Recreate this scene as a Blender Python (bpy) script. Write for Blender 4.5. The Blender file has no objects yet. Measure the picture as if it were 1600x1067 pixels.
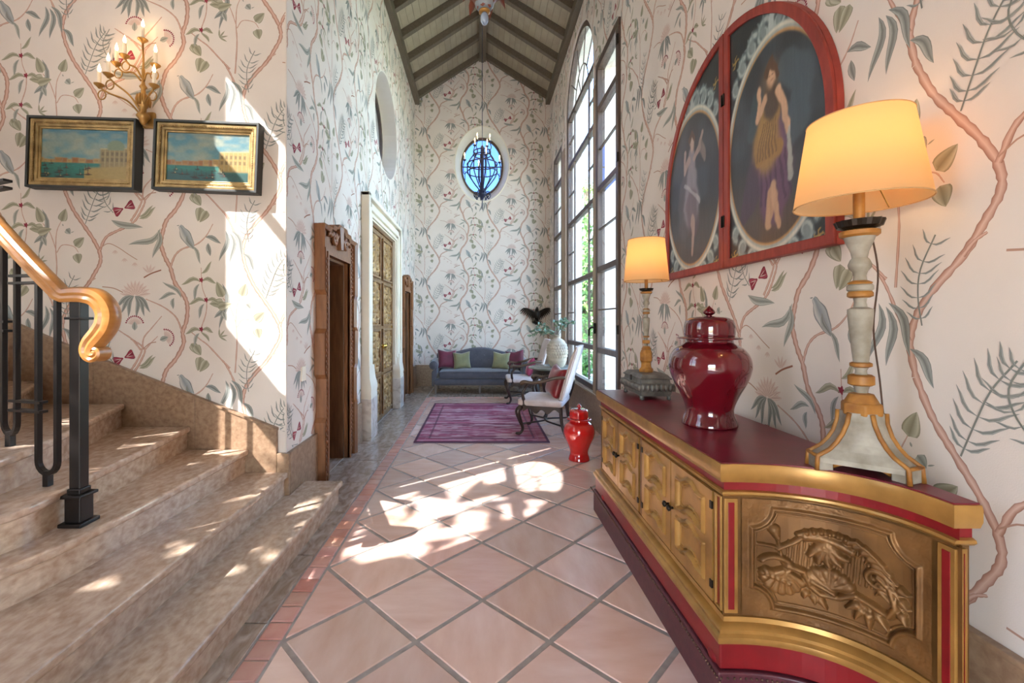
import bpy, math, random
import numpy as np
from mathutils import Vector, Matrix
from mathutils.geometry import tessellate_polygon

scene = bpy.context.scene
COL = scene.collection
PI = math.pi
random.seed(7)
rng = np.random.default_rng(7)

# ------------------------------------------------------------------ camera, sky, sun, exposure
cam_data = bpy.data.cameras.new('camera')
cam_data.sensor_width = 36.0
cam_data.lens = 700 / 1600 * 36.0
cam_data.shift_x = 50 / 1600
cam_data.shift_y = -32.5 / 1600
cam_data.clip_start = 0.05
cam = bpy.data.objects.new('camera', cam_data)
cam.location = (0, 0, 1.45)
cam.rotation_euler = (PI / 2, 0, 0)
COL.objects.link(cam)
scene.camera = cam

SUN = Vector((.78, .62, -.95)).normalized()
world = bpy.data.worlds.new('sky')
scene.world = world
world.use_nodes = True
wn = world.node_tree
sky = wn.nodes.new('ShaderNodeTexSky')
sky.sky_type = 'NISHITA'
sky.sun_disc = False
sky.sun_elevation = math.asin(-SUN.z)
sky.sun_rotation = math.atan2(-SUN.x, -SUN.y)
sky.air_density = 1.0
sky.dust_density = 1.0
wn.links.new(sky.outputs[0], wn.nodes['Background'].inputs[0])
wn.nodes['Background'].inputs[1].default_value = 2.75

sun_data = bpy.data.lights.new('sun', 'SUN')
sun_data.energy = 66.0
sun_data.angle = math.radians(.3)
sun_data.color = (1, .96, .93)
sun = bpy.data.objects.new('sun', sun_data)
sun.rotation_euler = SUN.to_track_quat('-Z', 'Y').to_euler()
sun.location = (-12, -10, 16)
COL.objects.link(sun)

scene.view_settings.view_transform = 'Standard'
scene.view_settings.look = 'None'
scene.view_settings.gamma = 1.0
scene.view_settings.use_curve_mapping = False
scene.view_settings.exposure = 0.0
scene.cycles.max_bounces = 10
scene.cycles.diffuse_bounces = 7
scene.cycles.transparent_max_bounces = 16
scene.cycles.sample_clamp_indirect = 8
scene.cycles.use_denoising = True

# ------------------------------------------------------------------ helpers
def s2l(c):
    if isinstance(c, str):
        c = [int(c[i:i + 2], 16) / 255 for i in (0, 2, 4)]
    return tuple(x / 12.92 if x <= .04045 else ((x + .055) / 1.055) ** 2.4 for x in c)

def link(o, parent=None):
    COL.objects.link(o)
    if parent is not None:
        o.parent = parent
    return o

def tag(o, label, cat, group=None):
    o['label'] = label
    o['category'] = cat
    if group:
        o['group'] = group
    return o

def thing(name, label, cat, loc=(0, 0, 0), rz=0.0, group=None):
    o = bpy.data.objects.new(name, None)
    o.empty_display_size = .1
    o.location = loc
    o.rotation_euler = (0, 0, rz)
    link(o)
    return tag(o, label, cat, group)

def struct(o):
    o['kind'] = 'structure'
    return o

def holder(name, loc=(0, 0, 0)):
    o = bpy.data.objects.new(name, None)
    o.empty_display_size = .1
    o.location = loc
    link(o)
    return struct(o)

def catmull(pts, n=6, closed=False):
    P = [Vector(p) for p in pts]
    out = []
    m = len(P)
    for i in range(m if closed else m - 1):
        if closed:
            a, b, c, d = P[i - 1], P[i], P[(i + 1) % m], P[(i + 2) % m]
        else:
            b, c = P[i], P[i + 1]
            a = P[i - 1] if i > 0 else b + (b - c)
            d = P[i + 2] if i + 2 < m else c + (c - b)
        for k in range(n):
            t = k / n
            out.append(.5 * ((2 * b) + (c - a) * t + (2 * a - 5 * b + 4 * c - d) * t * t + (3 * b - a - 3 * c + d) * t ** 3))
    if not closed:
        out.append(P[-1])
    return out

class MB:
    def __init__(s):
        s.v = []; s.f = []
    def add(s, vs, fs):
        o = len(s.v)
        s.v.extend(tuple(p) for p in vs)
        s.f.extend(tuple(i + o for i in f) for f in fs)
        return s
    def box(s, x0, x1, y0, y1, z0, z1):
        return s.add([(x0, y0, z0), (x1, y0, z0), (x1, y1, z0), (x0, y1, z0), (x0, y0, z1), (x1, y0, z1), (x1, y1, z1), (x0, y1, z1)],
                     [(3, 2, 1, 0), (4, 5, 6, 7), (0, 1, 5, 4), (1, 2, 6, 5), (2, 3, 7, 6), (3, 0, 4, 7)])
    def bar(s, a, b, w, h, up=(0, 0, 1)):
        a, b, up = Vector(a), Vector(b), Vector(up)
        d = (b - a).normalized()
        sx = d.cross(up).normalized() * w / 2
        u = sx.cross(d).normalized() * h / 2
        vs = [p + i * sx + j * u for p in (a, b) for i, j in ((-1, -1), (1, -1), (1, 1), (-1, 1))]
        return s.add(vs, [(0, 1, 2, 3), (7, 6, 5, 4), (0, 4, 5, 1), (1, 5, 6, 2), (2, 6, 7, 3), (3, 7, 4, 0)])
    def loft(s, rings, cap=True, closed=False):
        n = len(rings[0]); o = len(s.v)
        for r in rings:
            s.v.extend(tuple(p) for p in r)
        m = len(rings)
        for i in range(m if closed else m - 1):
            i2 = (i + 1) % m
            for k in range(n):
                k2 = (k + 1) % n
                s.f.append((o + i * n + k, o + i * n + k2, o + i2 * n + k2, o + i2 * n + k))
        if cap and not closed:
            s.f.append(tuple(o + k for k in range(n))[::-1])
            s.f.append(tuple(o + (m - 1) * n + k for k in range(n)))
        return s
    def sweep(s, prof, path, up=(0, 0, 1), scales=None, closed=False, fixed=False, cap=True):
        P = [Vector(p) for p in path]
        m = len(P); rings = []
        u = Vector(up); 
        for i, p in enumerate(P):
            if closed:
                d = P[(i + 1) % m] - P[i - 1]
            else:
                d = P[min(i + 1, m - 1)] - P[max(i - 1, 0)]
            d.normalize()
            if fixed: u = Vector(up)
            x = d.cross(u)
            if x.length < 1e-6:
                x = d.orthogonal()
            x.normalize()
            u2 = x.cross(d).normalized()
            if not fixed: u = u2
            k = scales[i] if scales is not None else 1.0
            rings.append([p + x * (a * k) + u2 * (b * k) for a, b in prof])
        return s.loft(rings, cap=cap, closed=closed)
    def tube(s, path, r, n=8, closed=False, cap=True):
        prof = [(math.cos(2 * PI * k / n), math.sin(2 * PI * k / n)) for k in range(n)]
        sc = r if hasattr(r, '__len__') else [r] * len(path)
        P = [Vector(p) for p in path]
        d = (P[1] - P[0]).normalized()
        up = (0, 0, 1) if abs(d.z) < .9 else (1, 0, 0)
        return s.sweep(prof, P, up, sc, closed, cap=cap)
    def lathe(s, prof, n=28, c=(0, 0, 0), cap=True):
        rings = [[(c[0] + r * math.cos(2 * PI * k / n), c[1] + r * math.sin(2 * PI * k / n), c[2] + z) for k in range(n)] for r, z in prof]
        return s.loft(rings, cap=cap)
    def ell(s, c, r, nu=12, nv=8, rot=None):
        rings = []
        for j in range(nv + 1):
            t = -PI / 2 + PI * j / nv
            ring = []
            for k in range(nu):
                a = 2 * PI * k / nu
                p = Vector((r[0] * max(math.cos(t), .001) * math.cos(a), r[1] * max(math.cos(t), .001) * math.sin(a), r[2] * math.sin(t)))
                if rot is not None: p = rot @ p
                ring.append(p + Vector(c))
            rings.append(ring)
        return s.loft(rings)
    def prism(s, poly, fn, d0, d1):
        n = len(poly)
        vs = [fn(u, v, d0) for u, v in poly] + [fn(u, v, d1) for u, v in poly]
        fs = [tuple(range(n))[::-1], tuple(range(n, 2 * n))] + [(k, (k + 1) % n, n + (k + 1) % n, n + k) for k in range(n)]
        return s.add(vs, fs)
    def holed(s, outer, holes, fn, d0, d1, back=True):
        loops = [outer] + list(holes)
        flat = [p for l in loops for p in l]
        tris = tessellate_polygon([[Vector((p[0], p[1], 0)) for p in l] for l in loops])
        N = len(flat)
        vs = [fn(u, v, d0) for u, v in flat] + [fn(u, v, d1) for u, v in flat]
        fs = [tuple(t) for t in tris]
        if back:
            fs += [tuple(i + N for i in t)[::-1] for t in tris]
        o = 0
        for l in loops:
            n = len(l)
            fs += [(o + k, o + (k + 1) % n, N + o + (k + 1) % n, N + o + k) for k in range(n)]
            o += n
        return s.add(vs, fs)
    def grid(s, P, closed_u=False):
        ny, nx = len(P), len(P[0]); o = len(s.v)
        for row in P:
            s.v.extend(tuple(p) for p in row)
        for j in range(ny - 1):
            for i in range(nx if closed_u else nx - 1):
                i2 = (i + 1) % nx
                s.f.append((o + j * nx + i, o + j * nx + i2, o + (j + 1) * nx + i2, o + (j + 1) * nx + i))
        return s
    def build(s, name, mat, parent=None, smooth=False, bevel=0.0, world=False, seg=2, fix=True):
        vs = s.v
        if world and parent is not None:
            l = parent.location
            vs = [(p[0] - l[0], p[1] - l[1], p[2] - l[2]) for p in vs]
        me = bpy.data.meshes.new(name)
        me.from_pydata(vs, [], s.f)
        if fix:
            import bmesh
            bm = bmesh.new(); bm.from_mesh(me)
            bmesh.ops.recalc_face_normals(bm, faces=bm.faces)
            bm.to_mesh(me); bm.free()
        me.materials.append(mat)
        if smooth:
            me.shade_smooth()
            if smooth == 'auto':
                me.set_sharp_from_angle(angle=math.radians(40))
        o = bpy.data.objects.new(name, me)
        link(o, parent)
        if bevel:
            b = o.modifiers.new('bevel', 'BEVEL')
            b.width = bevel; b.segments = seg; b.limit_method = 'ANGLE'; b.angle_limit = math.radians(35)
        return o

def copy_tree(o, parent=None):
    c = o.copy()
    COL.objects.link(c)
    c.parent = parent
    for ch in list(o.children):
        copy_tree(ch, c)
    return c

def pillow(w, h, t, n=14, pinch=.10):
    """A square scatter cushion standing in the x-z plane, its middle at the origin."""
    m = MB()
    for sgn in (1, -1):
        P = []
        for j in range(n + 1):
            row = []
            for i in range(n + 1):
                a, b = 2 * i / n - 1, 2 * j / n - 1
                ka = 1 - pinch * (1 - b * b); kb = 1 - pinch * (1 - a * a)
                kb2 = kb - (.12 * (1 - abs(a)) ** 1.5 if b > 0 else 0) * b
                th = t / 2 * ((1 - a ** 4) * (1 - b ** 4)) ** .5
                row.append((w / 2 * a * ka * (1 + 0 * pinch), sgn * th, h / 2 * b * kb2))
            P.append(row)
        m.grid(P)
    return m

def seg_dist(U, V, pts, r0, r1):
    """Scaled distance (1 at the stroke's edge) from a tapering polyline."""
    best = np.full(U.shape, 9.0)
    n = len(pts) - 1
    for i in range(n):
        (ax, ay), (bx, by) = pts[i][:2], pts[i + 1][:2]
        dx, dy = bx - ax, by - ay
        t = np.clip(((U - ax) * dx + (V - ay) * dy) / (dx * dx + dy * dy + 1e-12), 0, 1)
        d = np.hypot(U - ax - t * dx, V - ay - t * dy)
        r = r0 + (r1 - r0) * (i + t) / n
        best = np.minimum(best, d / np.maximum(r, 1e-5))
    return best

def stroke(U, V, pts, r0, r1, h):
    d = seg_dist(U, V, pts, r0, r1)
    return h * np.sqrt(np.clip(1 - d * d, 0, 1))

def poly_sd(U, V, poly):
    """Distance to a polygon's edge, positive inside."""
    d = np.full(U.shape, 9.0); inside = np.zeros(U.shape, bool)
    n = len(poly)
    for i in range(n):
        (ax, ay), (bx, by) = poly[i], poly[(i + 1) % n]
        dx, dy = bx - ax, by - ay
        t = np.clip(((U - ax) * dx + (V - ay) * dy) / (dx * dx + dy * dy + 1e-12), 0, 1)
        d = np.minimum(d, np.hypot(U - ax - t * dx, V - ay - t * dy))
        c = ((ay > V) != (by > V)) & (U < (bx - ax) * (V - ay) / (by - ay + 1e-15) + ax)
        inside ^= c
    return np.where(inside, d, -d)

def vnoise(U, V, seed=0):
    """Smooth value noise, -1..1."""
    r = np.random.default_rng(seed).random((64, 64)) * 2 - 1
    iu, iv = np.floor(U).astype(int), np.floor(V).astype(int)
    fu, fv = U - iu, V - iv
    fu, fv = fu * fu * (3 - 2 * fu), fv * fv * (3 - 2 * fv)
    g = lambda a, b: r[a % 64, b % 64]
    return (g(iu, iv) * (1 - fu) + g(iu + 1, iv) * fu) * (1 - fv) + (g(iu, iv + 1) * (1 - fu) + g(iu + 1, iv + 1) * fu) * fv

def color_grid(name, P, C, keep, mat, parent, world=False):
    """A grid of points (ny, nx, 3) with a colour for each point; faces outside KEEP are left out."""
    ny, nx = P.shape[:2]
    idx = np.arange(ny * nx).reshape(ny, nx)
    F = np.stack([idx[:-1, :-1], idx[:-1, 1:], idx[1:, 1:], idx[1:, :-1]], -1).reshape(-1, 4)
    if keep is not None:
        k = keep.reshape(-1)
        F = F[k[F].all(1)]
    V = P.reshape(-1, 3).copy()
    if world and parent is not None:
        V -= np.array(parent.location)
    return color_mesh(name, V, F, C.reshape(-1, 3), mat, parent)

def color_mesh(name, V, F, C, mat, parent):
    me = bpy.data.meshes.new(name)
    me.vertices.add(len(V)); me.vertices.foreach_set('co', np.ascontiguousarray(V, dtype=np.float32).ravel())
    k = F.shape[1]
    me.loops.add(F.size); me.loops.foreach_set('vertex_index', F.ravel().astype(np.int32))
    me.polygons.add(len(F)); me.polygons.foreach_set('loop_start', np.arange(0, F.size, k, dtype=np.int32))
    me.update(calc_edges=True)
    at = me.color_attributes.new('Col', 'FLOAT_COLOR', 'POINT')
    c4 = np.ones((len(V), 4), np.float32); c4[:, :3] = C
    at.data.foreach_set('color', c4.ravel())
    me.materials.append(mat)
    o = bpy.data.objects.new(name, me)
    return link(o, parent)

# ------------------------------------------------------------------ materials
MATS = {}
def M(name, col, rough=.5, metal=0.0, col2=None, ns=4.0, detail=6, lo=.35, hi=.65, bump=0.0, bs=60.0, coat=0.0, stretch=None,
      rnd=0.0, attr=False, spec=None, rough2=None, sheen=0.0, distort=0.0):
    if name in MATS: return MATS[name]
    m = bpy.data.materials.new(name); m.use_nodes = True
    nt = m.node_tree; N, L = nt.nodes, nt.links
    b = N['Principled BSDF']
    b.inputs['Roughness'].default_value = rough
    b.inputs['Metallic'].default_value = metal
    b.inputs['Coat Weight'].default_value = coat
    b.inputs['Coat Roughness'].default_value = .06
    if spec is not None: b.inputs['Specular IOR Level'].default_value = spec
    if sheen:
        b.inputs['Sheen Weight'].default_value = sheen
    tc = N.new('ShaderNodeTexCoord'); mp = N.new('ShaderNodeMapping')
    L.new(tc.outputs['Object'], mp.inputs[0])
    if stretch: mp.inputs['Scale'].default_value = stretch
    c1 = (*s2l(col), 1)
    out = None
    if attr:
        a = N.new('ShaderNodeAttribute'); a.attribute_name = 'Col'
        out = a.outputs['Color']
    else:
        b.inputs['Base Color'].default_value = c1
    if col2:
        no = N.new('ShaderNodeTexNoise'); no.inputs['Scale'].default_value = ns; no.inputs['Detail'].default_value = detail
        no.inputs['Distortion'].default_value = distort
        if rnd:
            oi = N.new('ShaderNodeObjectInfo'); ad = N.new('ShaderNodeVectorMath'); ad.operation = 'MULTIPLY_ADD'
            cx = N.new('ShaderNodeCombineXYZ')
            for k in range(3): L.new(oi.outputs['Random'], cx.inputs[k])
            ad.inputs[1].default_value = (37, 53, 71)
            L.new(cx.outputs[0], ad.inputs[0]); L.new(mp.outputs[0], ad.inputs[2])
            L.new(ad.outputs[0], no.inputs['Vector'])
        else:
            L.new(mp.outputs[0], no.inputs['Vector'])
        cr = N.new('ShaderNodeValToRGB')
        cr.color_ramp.elements[0].position = lo; cr.color_ramp.elements[1].position = hi
        cr.color_ramp.elements[0].color = c1; cr.color_ramp.elements[1].color = (*s2l(col2), 1)
        L.new(no.outputs['Fac'], cr.inputs[0])
        out = cr.outputs[0]
        if rough2 is not None:
            mr = N.new('ShaderNodeMapRange'); mr.inputs['To Min'].default_value = rough; mr.inputs['To Max'].default_value = rough2
            L.new(no.outputs['Fac'], mr.inputs[0]); L.new(mr.outputs[0], b.inputs['Roughness'])
    if rnd and out is not None:
        oi = N.new('ShaderNodeObjectInfo'); hs = N.new('ShaderNodeHueSaturation')
        for sock, a0, a1 in (('Value', 1 - rnd, 1 + rnd), ('Hue', .5 - rnd * .07, .5 + rnd * .07), ('Saturation', 1 - rnd, 1 + rnd)):
            mr = N.new('ShaderNodeMapRange'); mr.inputs['To Min'].default_value = a0; mr.inputs['To Max'].default_value = a1
            if sock == 'Value': L.new(oi.outputs['Random'], mr.inputs[0])
            else:
                mu = N.new('ShaderNodeMath'); mu.operation = 'MULTIPLY'; mu.inputs[1].default_value = 7.3 if sock == 'Hue' else 3.1
                fr = N.new('ShaderNodeMath'); fr.operation = 'FRACT'
                L.new(oi.outputs['Random'], mu.inputs[0]); L.new(mu.outputs[0], fr.inputs[0]); L.new(fr.outputs[0], mr.inputs[0])
            L.new(mr.outputs[0], hs.inputs[sock])
        L.new(out, hs.inputs['Color']); out = hs.outputs[0]
    if out is not None: L.new(out, b.inputs['Base Color'])
    if bump:
        n2 = N.new('ShaderNodeTexNoise'); n2.inputs['Scale'].default_value = bs; n2.inputs['Detail'].default_value = 4
        bp = N.new('ShaderNodeBump'); bp.inputs['Strength'].default_value = bump; bp.inputs['Distance'].default_value = .004
        L.new(mp.outputs[0], n2.inputs['Vector']); L.new(n2.outputs['Fac'], bp.inputs['Height']); L.new(bp.outputs[0], b.inputs['Normal'])
    MATS[name] = m
    return m

def emit(name, col, k):
    if name in MATS: return MATS[name]
    m = bpy.data.materials.new(name); m.use_nodes = True
    b = m.node_tree.nodes['Principled BSDF']
    b.inputs['Base Color'].default_value = (*s2l(col), 1)
    b.inputs['Emission Color'].default_value = (*s2l(col), 1)
    b.inputs['Emission Strength'].default_value = k
    MATS[name] = m
    return m

def glass(name, tint, refl=1.0, rough=.02):
    if name in MATS: return MATS[name]
    m = bpy.data.materials.new(name); m.use_nodes = True
    nt = m.node_tree; N, L = nt.nodes, nt.links
    N.remove(N['Principled BSDF'])
    t = N.new('ShaderNodeBsdfTransparent'); t.inputs[0].default_value = (*tint, 1)
    g = N.new('ShaderNodeBsdfGlossy'); g.inputs['Roughness'].default_value = rough; g.inputs[0].default_value = (refl, refl, refl, 1)
    lw = N.new('ShaderNodeLayerWeight'); pw = N.new('ShaderNodeMath'); pw.operation = 'POWER'; pw.inputs[1].default_value = 5.0
    fr = N.new('ShaderNodeMath'); fr.operation = 'MULTIPLY_ADD'; fr.inputs[1].default_value = .45; fr.inputs[2].default_value = .02
    L.new(lw.outputs['Facing'], pw.inputs[0]); L.new(pw.outputs[0], fr.inputs[0])
    mx = N.new('ShaderNodeMixShader')
    L.new(fr.outputs[0], mx.inputs[0]); L.new(t.outputs[0], mx.inputs[1]); L.new(g.outputs[0], mx.inputs[2])
    L.new(mx.outputs[0], N['Material Output'].inputs[0])
    MATS[name] = m
    return m

def cloth_shade(name, col, trans=.55):
    if name in MATS: return MATS[name]
    m = bpy.data.materials.new(name); m.use_nodes = True
    nt = m.node_tree; N, L = nt.nodes, nt.links
    N.remove(N['Principled BSDF'])
    d = N.new('ShaderNodeBsdfDiffuse'); t = N.new('ShaderNodeBsdfTranslucent'); mx = N.new('ShaderNodeMixShader')
    d.inputs[0].default_value = (*s2l(col), 1); t.inputs[0].default_value = (*s2l(col), 1); mx.inputs[0].default_value = trans
    L.new(d.outputs[0], mx.inputs[1]); L.new(t.outputs[0], mx.inputs[2]); L.new(mx.outputs[0], N['Material Output'].inputs[0])
    MATS[name] = m
    return m

WALL = M('wallpaper ground', 'E0D6CE', .85, col2='D8CDC4', ns=1.6, bump=.12, bs=220)
PRINT = M('wallpaper print', 'FFFFFF', .85, attr=True)
PAINT = M('oil paint', 'FFFFFF', .38, attr=True, bump=.12, bs=90)
TRAV = M('travertine', 'A88D79', .17, col2='D6C3B0', ns=34, detail=14, lo=.28, hi=.76, stretch=(1, .6, 1), distort=.25, bump=.05, bs=40, rnd=.08)
TRAVD = M('travertine skirting', '836650', .35, col2='AC9176', ns=30, detail=14, lo=.28, hi=.76, distort=.25, bump=.06, bs=50)
TRAVG = M('grey travertine', '94806F', .15, col2='C9BAAC', ns=13, detail=12, lo=.34, hi=.7, stretch=(1.4, .6, 1), distort=.8, rnd=.06)
TERRA = M('terracotta', 'D6B09F', .25, col2='E6CABE', ns=4, detail=10, lo=.25, hi=.8, rnd=.13, bump=.1, bs=28, stretch=(1, 3, 1))
BRICK = M('terracotta brick', 'C68C7C', .38, col2='D6A99A', ns=6, rnd=.12, bump=.1, bs=40)
GROUT = M('grout', '9C9590', .8, col2='ABA49E', ns=20)
TIMBER = M('painted timber', '5C5245', .6, col2='665B4D', ns=5, stretch=(6, 1, 6), bump=.05)
BOARD = M('painted boards', '9A8F7C', .65, col2='A69B87', ns=4, rnd=.05)  # lighter than the rafters: the lit soffit is put into this colour
WOODO = M('carved oak', '94623C', .42, col2='74492A', ns=5, stretch=(5, 5, .8), lo=.3, hi=.7, bump=.06, bs=50)
WOODD = M('door walnut', '7A5638', .4, col2='5E4029', ns=6, stretch=(5, 5, .7), bump=.05)
WOODG = M('carved honey wood', '9C7850', .45, col2='6F5032', ns=14, bump=.1, bs=70)
PLASTER = M('white painted surround', 'EDE4D3', .45, col2='E2D7C3', ns=3)
MARBLE = M('pale marble', 'D9CFC4', .25, col2='A9998C', ns=9, detail=10, lo=.4, hi=.75, distort=1.0)
WINW = M('dark window timber', '4A3A33', .5, col2='5E4A40', ns=8, stretch=(4, 4, .6))
POSTW = M('bare window post', 'B39C84', .6, col2='8F7862', ns=7, stretch=(4, 4, .5))
IRON = M('black iron', '2B2624', .38, metal=.6)
IRONB = M('chandelier iron', '2C3048', .5, metal=.4)
RAIL = M('varnished oak', 'A0662C', .34, col2='B0783C', ns=5, stretch=(1, 1, 6), coat=.2)
GOLD = M('aged gilding', '8A6236', .4, metal=.4, col2='533618', ns=6, detail=10, lo=.3, hi=.75, bump=.08, bs=60, rough2=.5)
GOLDL = M('bright gilding', 'BC8E4C', .33, metal=.42, col2='85602F', ns=8, detail=8, lo=.3, hi=.8, bump=.06, bs=70)
GOLDP = M('picture frame gilding', 'B79A66', .42, metal=.45, col2='8A7046', ns=14)
REDL = M('red lacquer', '88121A', .35, col2='740E16', ns=6, bump=.05)
REDT = M('maroon leather top', '7B2032', .3, col2='641827', ns=5, bump=.06, bs=80)
LEATH = M('plum leather', '5A2A33', .42, col2='4B222B', ns=30, bump=.12, bs=160)
NAIL = M('nail brass', '6E5648', .35, metal=.8)
REDF = M('red frame paint', '9A392C', .5, col2='822A22', ns=7, stretch=(1, 4, 1), bump=.05)
BLACKP = M('charcoal paint', '2E302E', .5)
GLAZE = M('oxblood glaze', '620A18', .07, col2='520814', ns=4, coat=1.0)
GLAZER = M('scarlet glaze', 'C81E1C', .1, col2='A81216', ns=4, coat=1.0)
GREYP = M('distressed grey paint', 'A8A296', .6, col2='7E7668', ns=12, detail=8, bump=.12, bs=70)
OCHRE = M('worn ochre gilding', 'B07A34', .5, col2='855420', ns=14, detail=8, bump=.1, bs=70)
DARKM = M('dark bronze', '2C241D', .4, metal=.6)
PEWTER = M('dull pewter', '7C7974', .5, metal=.35, col2='5E5B57', ns=18, bump=.12, bs=60)
GREYF = M('grey velvet', '56555E', .75, col2='4A4952', ns=9, sheen=.4, bump=.08, bs=180)
MAROF = M('burgundy velvet', '6A1230', .65, col2='560D26', ns=8, sheen=.4)
CRIMF = M('crimson silk', '8C1520', .35, col2='70101A', ns=8, sheen=.3)
OLIVF = M('olive velvet', '86835C', .7, col2='767350', ns=8, sheen=.4)
LINEN = M('pale linen', 'D2C4C0', .8, col2='C6B6B2', ns=12, sheen=.2, bump=.08, bs=200)
DWOOD = M('ebonised wood', '2E211B', .3, col2='40302A', ns=8)
GMARB = M('grey marble top', '8E938E', .2, col2='70766F', ns=7, detail=8)
CERAM = M('chalky ceramic', 'CFC5B6', .75, col2='BDB2A2', ns=10, bump=.1, bs=90)
EUCA = M('eucalyptus leaf', '8FA58F', .6, col2='6E8A78', ns=6, rnd=.1)
STEMM = M('plant stem', '6E6A48', .7)
RUGM = M('woven rug', 'FFFFFF', .9, attr=True, bump=.2, bs=260)
CANDLE = M('candle sleeve', 'EFE3CE', .5)
STUCCO = M('white stucco', 'E6E8E4', .85, col2='DDE0DB', ns=4, bump=.1, bs=60)
LAWN = M('lawn', '8E9A78', .9, col2='74805E', ns=3)
GRAVEL = M('pale gravel', 'CFC8BC', .9, col2='BDB5A8', ns=20)
LEAFG = M('garden leaf', '5E8A3A', .6, col2='3F6A2A', ns=2)
LEAFD = M('hedge leaf', '3F6B45', .6, col2='2F5236', ns=2)
PALMG = M('palm leaf', '8FB83E', .5, col2='6E9A34', ns=3)
BARK = M('bark', '6B5A48', .9, col2='54463A', ns=8)
BRASS = M('polished brass', 'C9A95A', .2, metal=.9)
GLS = glass('window glass', (.9, .93, .94))
GLSB = glass('sky tinted oval glass', (.30, .38, .54))  # tint puts the blue of the sky beyond into the pane
GLSS = glass('stair window glass', (.5, .5, .5), refl=.6)
# ------------------------------------------------------------------ the room: sizes
XL, XR, YB, YL, XF, YN = -1.44, 1.55, 9.93, 3.33, -4.3, -3.0
ZE, ZR, XC = 6.45, 7.38, .055           # eaves, ridge, ridge line
BASE = .47                              # top of the stone skirting
right = lambda u, v, d: (XR + d, u, v)
left = lambda u, v, d: (XL - d, u, v)
back = lambda u, v, d: (u, YB + d, v)
stairw = lambda u, v, d: (u, YL + d, v)
farl = lambda u, v, d: (XF - d, u, v)

def oval(cu, cv, a, b, n=48):
    return [(cu + a * math.cos(2 * PI * k / n), cv + b * math.sin(2 * PI * k / n)) for k in range(n)]
def rect(u0, u1, v0, v1):
    return [(u0, v0), (u1, v0), (u1, v1), (u0, v1)]
def arch(u0, u1, v0, vs, n=24):
    c, r = (u0 + u1) / 2, (u1 - u0) / 2
    return [(u0, v0), (u1, v0)] + [(c + r * math.cos(PI * k / n), vs + r * math.sin(PI * k / n)) for k in range(n + 1)]

CAS1, ARCH, CAS2 = (4.93, 5.90), (6.13, 8.13), (8.50, 9.43)
WZ0, WZ1, WSP = .47, 4.80, 5.04
SARCH, SCAS = (-.52, .86), (.94, 1.42)   # the stairwell's windows, on the far left wall
NICHE = (6.95, 4.44, .80, .76)
OVAL = (.045, 4.92, .60, .83)
D1, D2, D3 = (4.08, 4.74, 2.05), (5.72, 7.40, 2.75), (8.2, 8.86, 2.0)

# ------------------------------------------------------------------ floor
floor = struct(MB().box(XF - .3, XR, YN, YB, -.14, -.006).build('floor', GROUT))
def clip(poly, x0, x1, y0, y1):
    def cut(p, f, inter):
        out = []
        for k in range(len(p)):
            a, b = p[k - 1], p[k]
            if f(b):
                if not f(a): out.append(inter(a, b))
                out.append(b)
            elif f(a): out.append(inter(a, b))
        return out
    ix = lambda c: (lambda a, b: (c, a[1] + (b[1] - a[1]) * (c - a[0]) / (b[0] - a[0])))
    iy = lambda c: (lambda a, b: (a[0] + (b[0] - a[0]) * (c - a[1]) / (b[1] - a[1]), c))
    for f, i in ((lambda p: p[0] >= x0, ix(x0)), (lambda p: p[0] <= x1, ix(x1)), (lambda p: p[1] >= y0, iy(y0)), (lambda p: p[1] <= y1, iy(y1))):
        if len(poly) > 2: poly = cut(poly, f, i)
    return poly

def slab(name, poly, z, mat, parent, ch=.0028, t=.03):
    """A flat tile with worn, chamfered edges."""
    cx = sum(p[0] for p in poly) / len(poly); cy = sum(p[1] for p in poly) / len(poly)
    def inset(k):
        out = []
        for x, y in poly:
            d = math.hypot(x - cx, y - cy) or 1
            out.append((x - (x - cx) / d * k, y - (y - cy) / d * k))
        return out
    rings = [[(x - cx, y - cy, -t) for x, y in poly], [(x - cx, y - cy, -ch) for x, y in poly], [(x - cx, y - cy, 0) for x, y in inset(ch * 1.6)]]
    o = MB().loft(rings).build(name, mat, parent, fix=False)
    o.location = (cx, cy, z)
    return o

TX0, TX1, TY0, TY1 = -.889, XR - .005, -.6, 8.40
hd = .3025
full = None
for j in range(-9, 22):
    for i in range(0, 10):
        if (i + j) % 2 == 0: continue
        cx, cy = -.895 + hd * i, 2.0276 + hd * j
        g = hd - .019
        poly = [(cx - g, cy), (cx, cy - g), (cx + g, cy), (cx, cy + g)]
        p = clip(poly, TX0, TX1, TY0, TY1)
        if len(p) < 3: continue
        ar = abs(sum(p[k - 1][0] * p[k][1] - p[k][0] * p[k - 1][1] for k in range(len(p)))) / 2
        if ar < .002: continue
        whole = all(TX0 < q[0] < TX1 and TY0 < q[1] < TY1 for q in poly)
        if whole and full is not None:
            o = full.copy(); COL.objects.link(o); o.parent = floor; o.location = (cx, cy, 0)
        else:
            o = slab('tile', p, 0, TERRA, floor)
            if whole: full = o
        o.location.z += random.uniform(-.0012, .0012)
        if whole: o.rotation_euler = (0, 0, PI / 2 * random.randrange(4))
y, k, proto = -.5, 0, None
while y < 8.4:
    l = .121
    if proto is None:
        proto = slab('brick', rect(-1.012, -.905, y, y + .113), 0, BRICK, floor, .005); o = proto
    else:
        o = proto.copy(); COL.objects.link(o); o.parent = floor; o.location = (-.9585 + random.uniform(-.002, .002), y + .0565, random.uniform(-.001, .001))
    y += l
x = -.90
while x < 1.42:
    o = proto.copy(); COL.objects.link(o); o.parent = floor; o.location = (x, 8.47, 0); o.rotation_euler = (0, 0, PI / 2)
    x += .121
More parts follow.
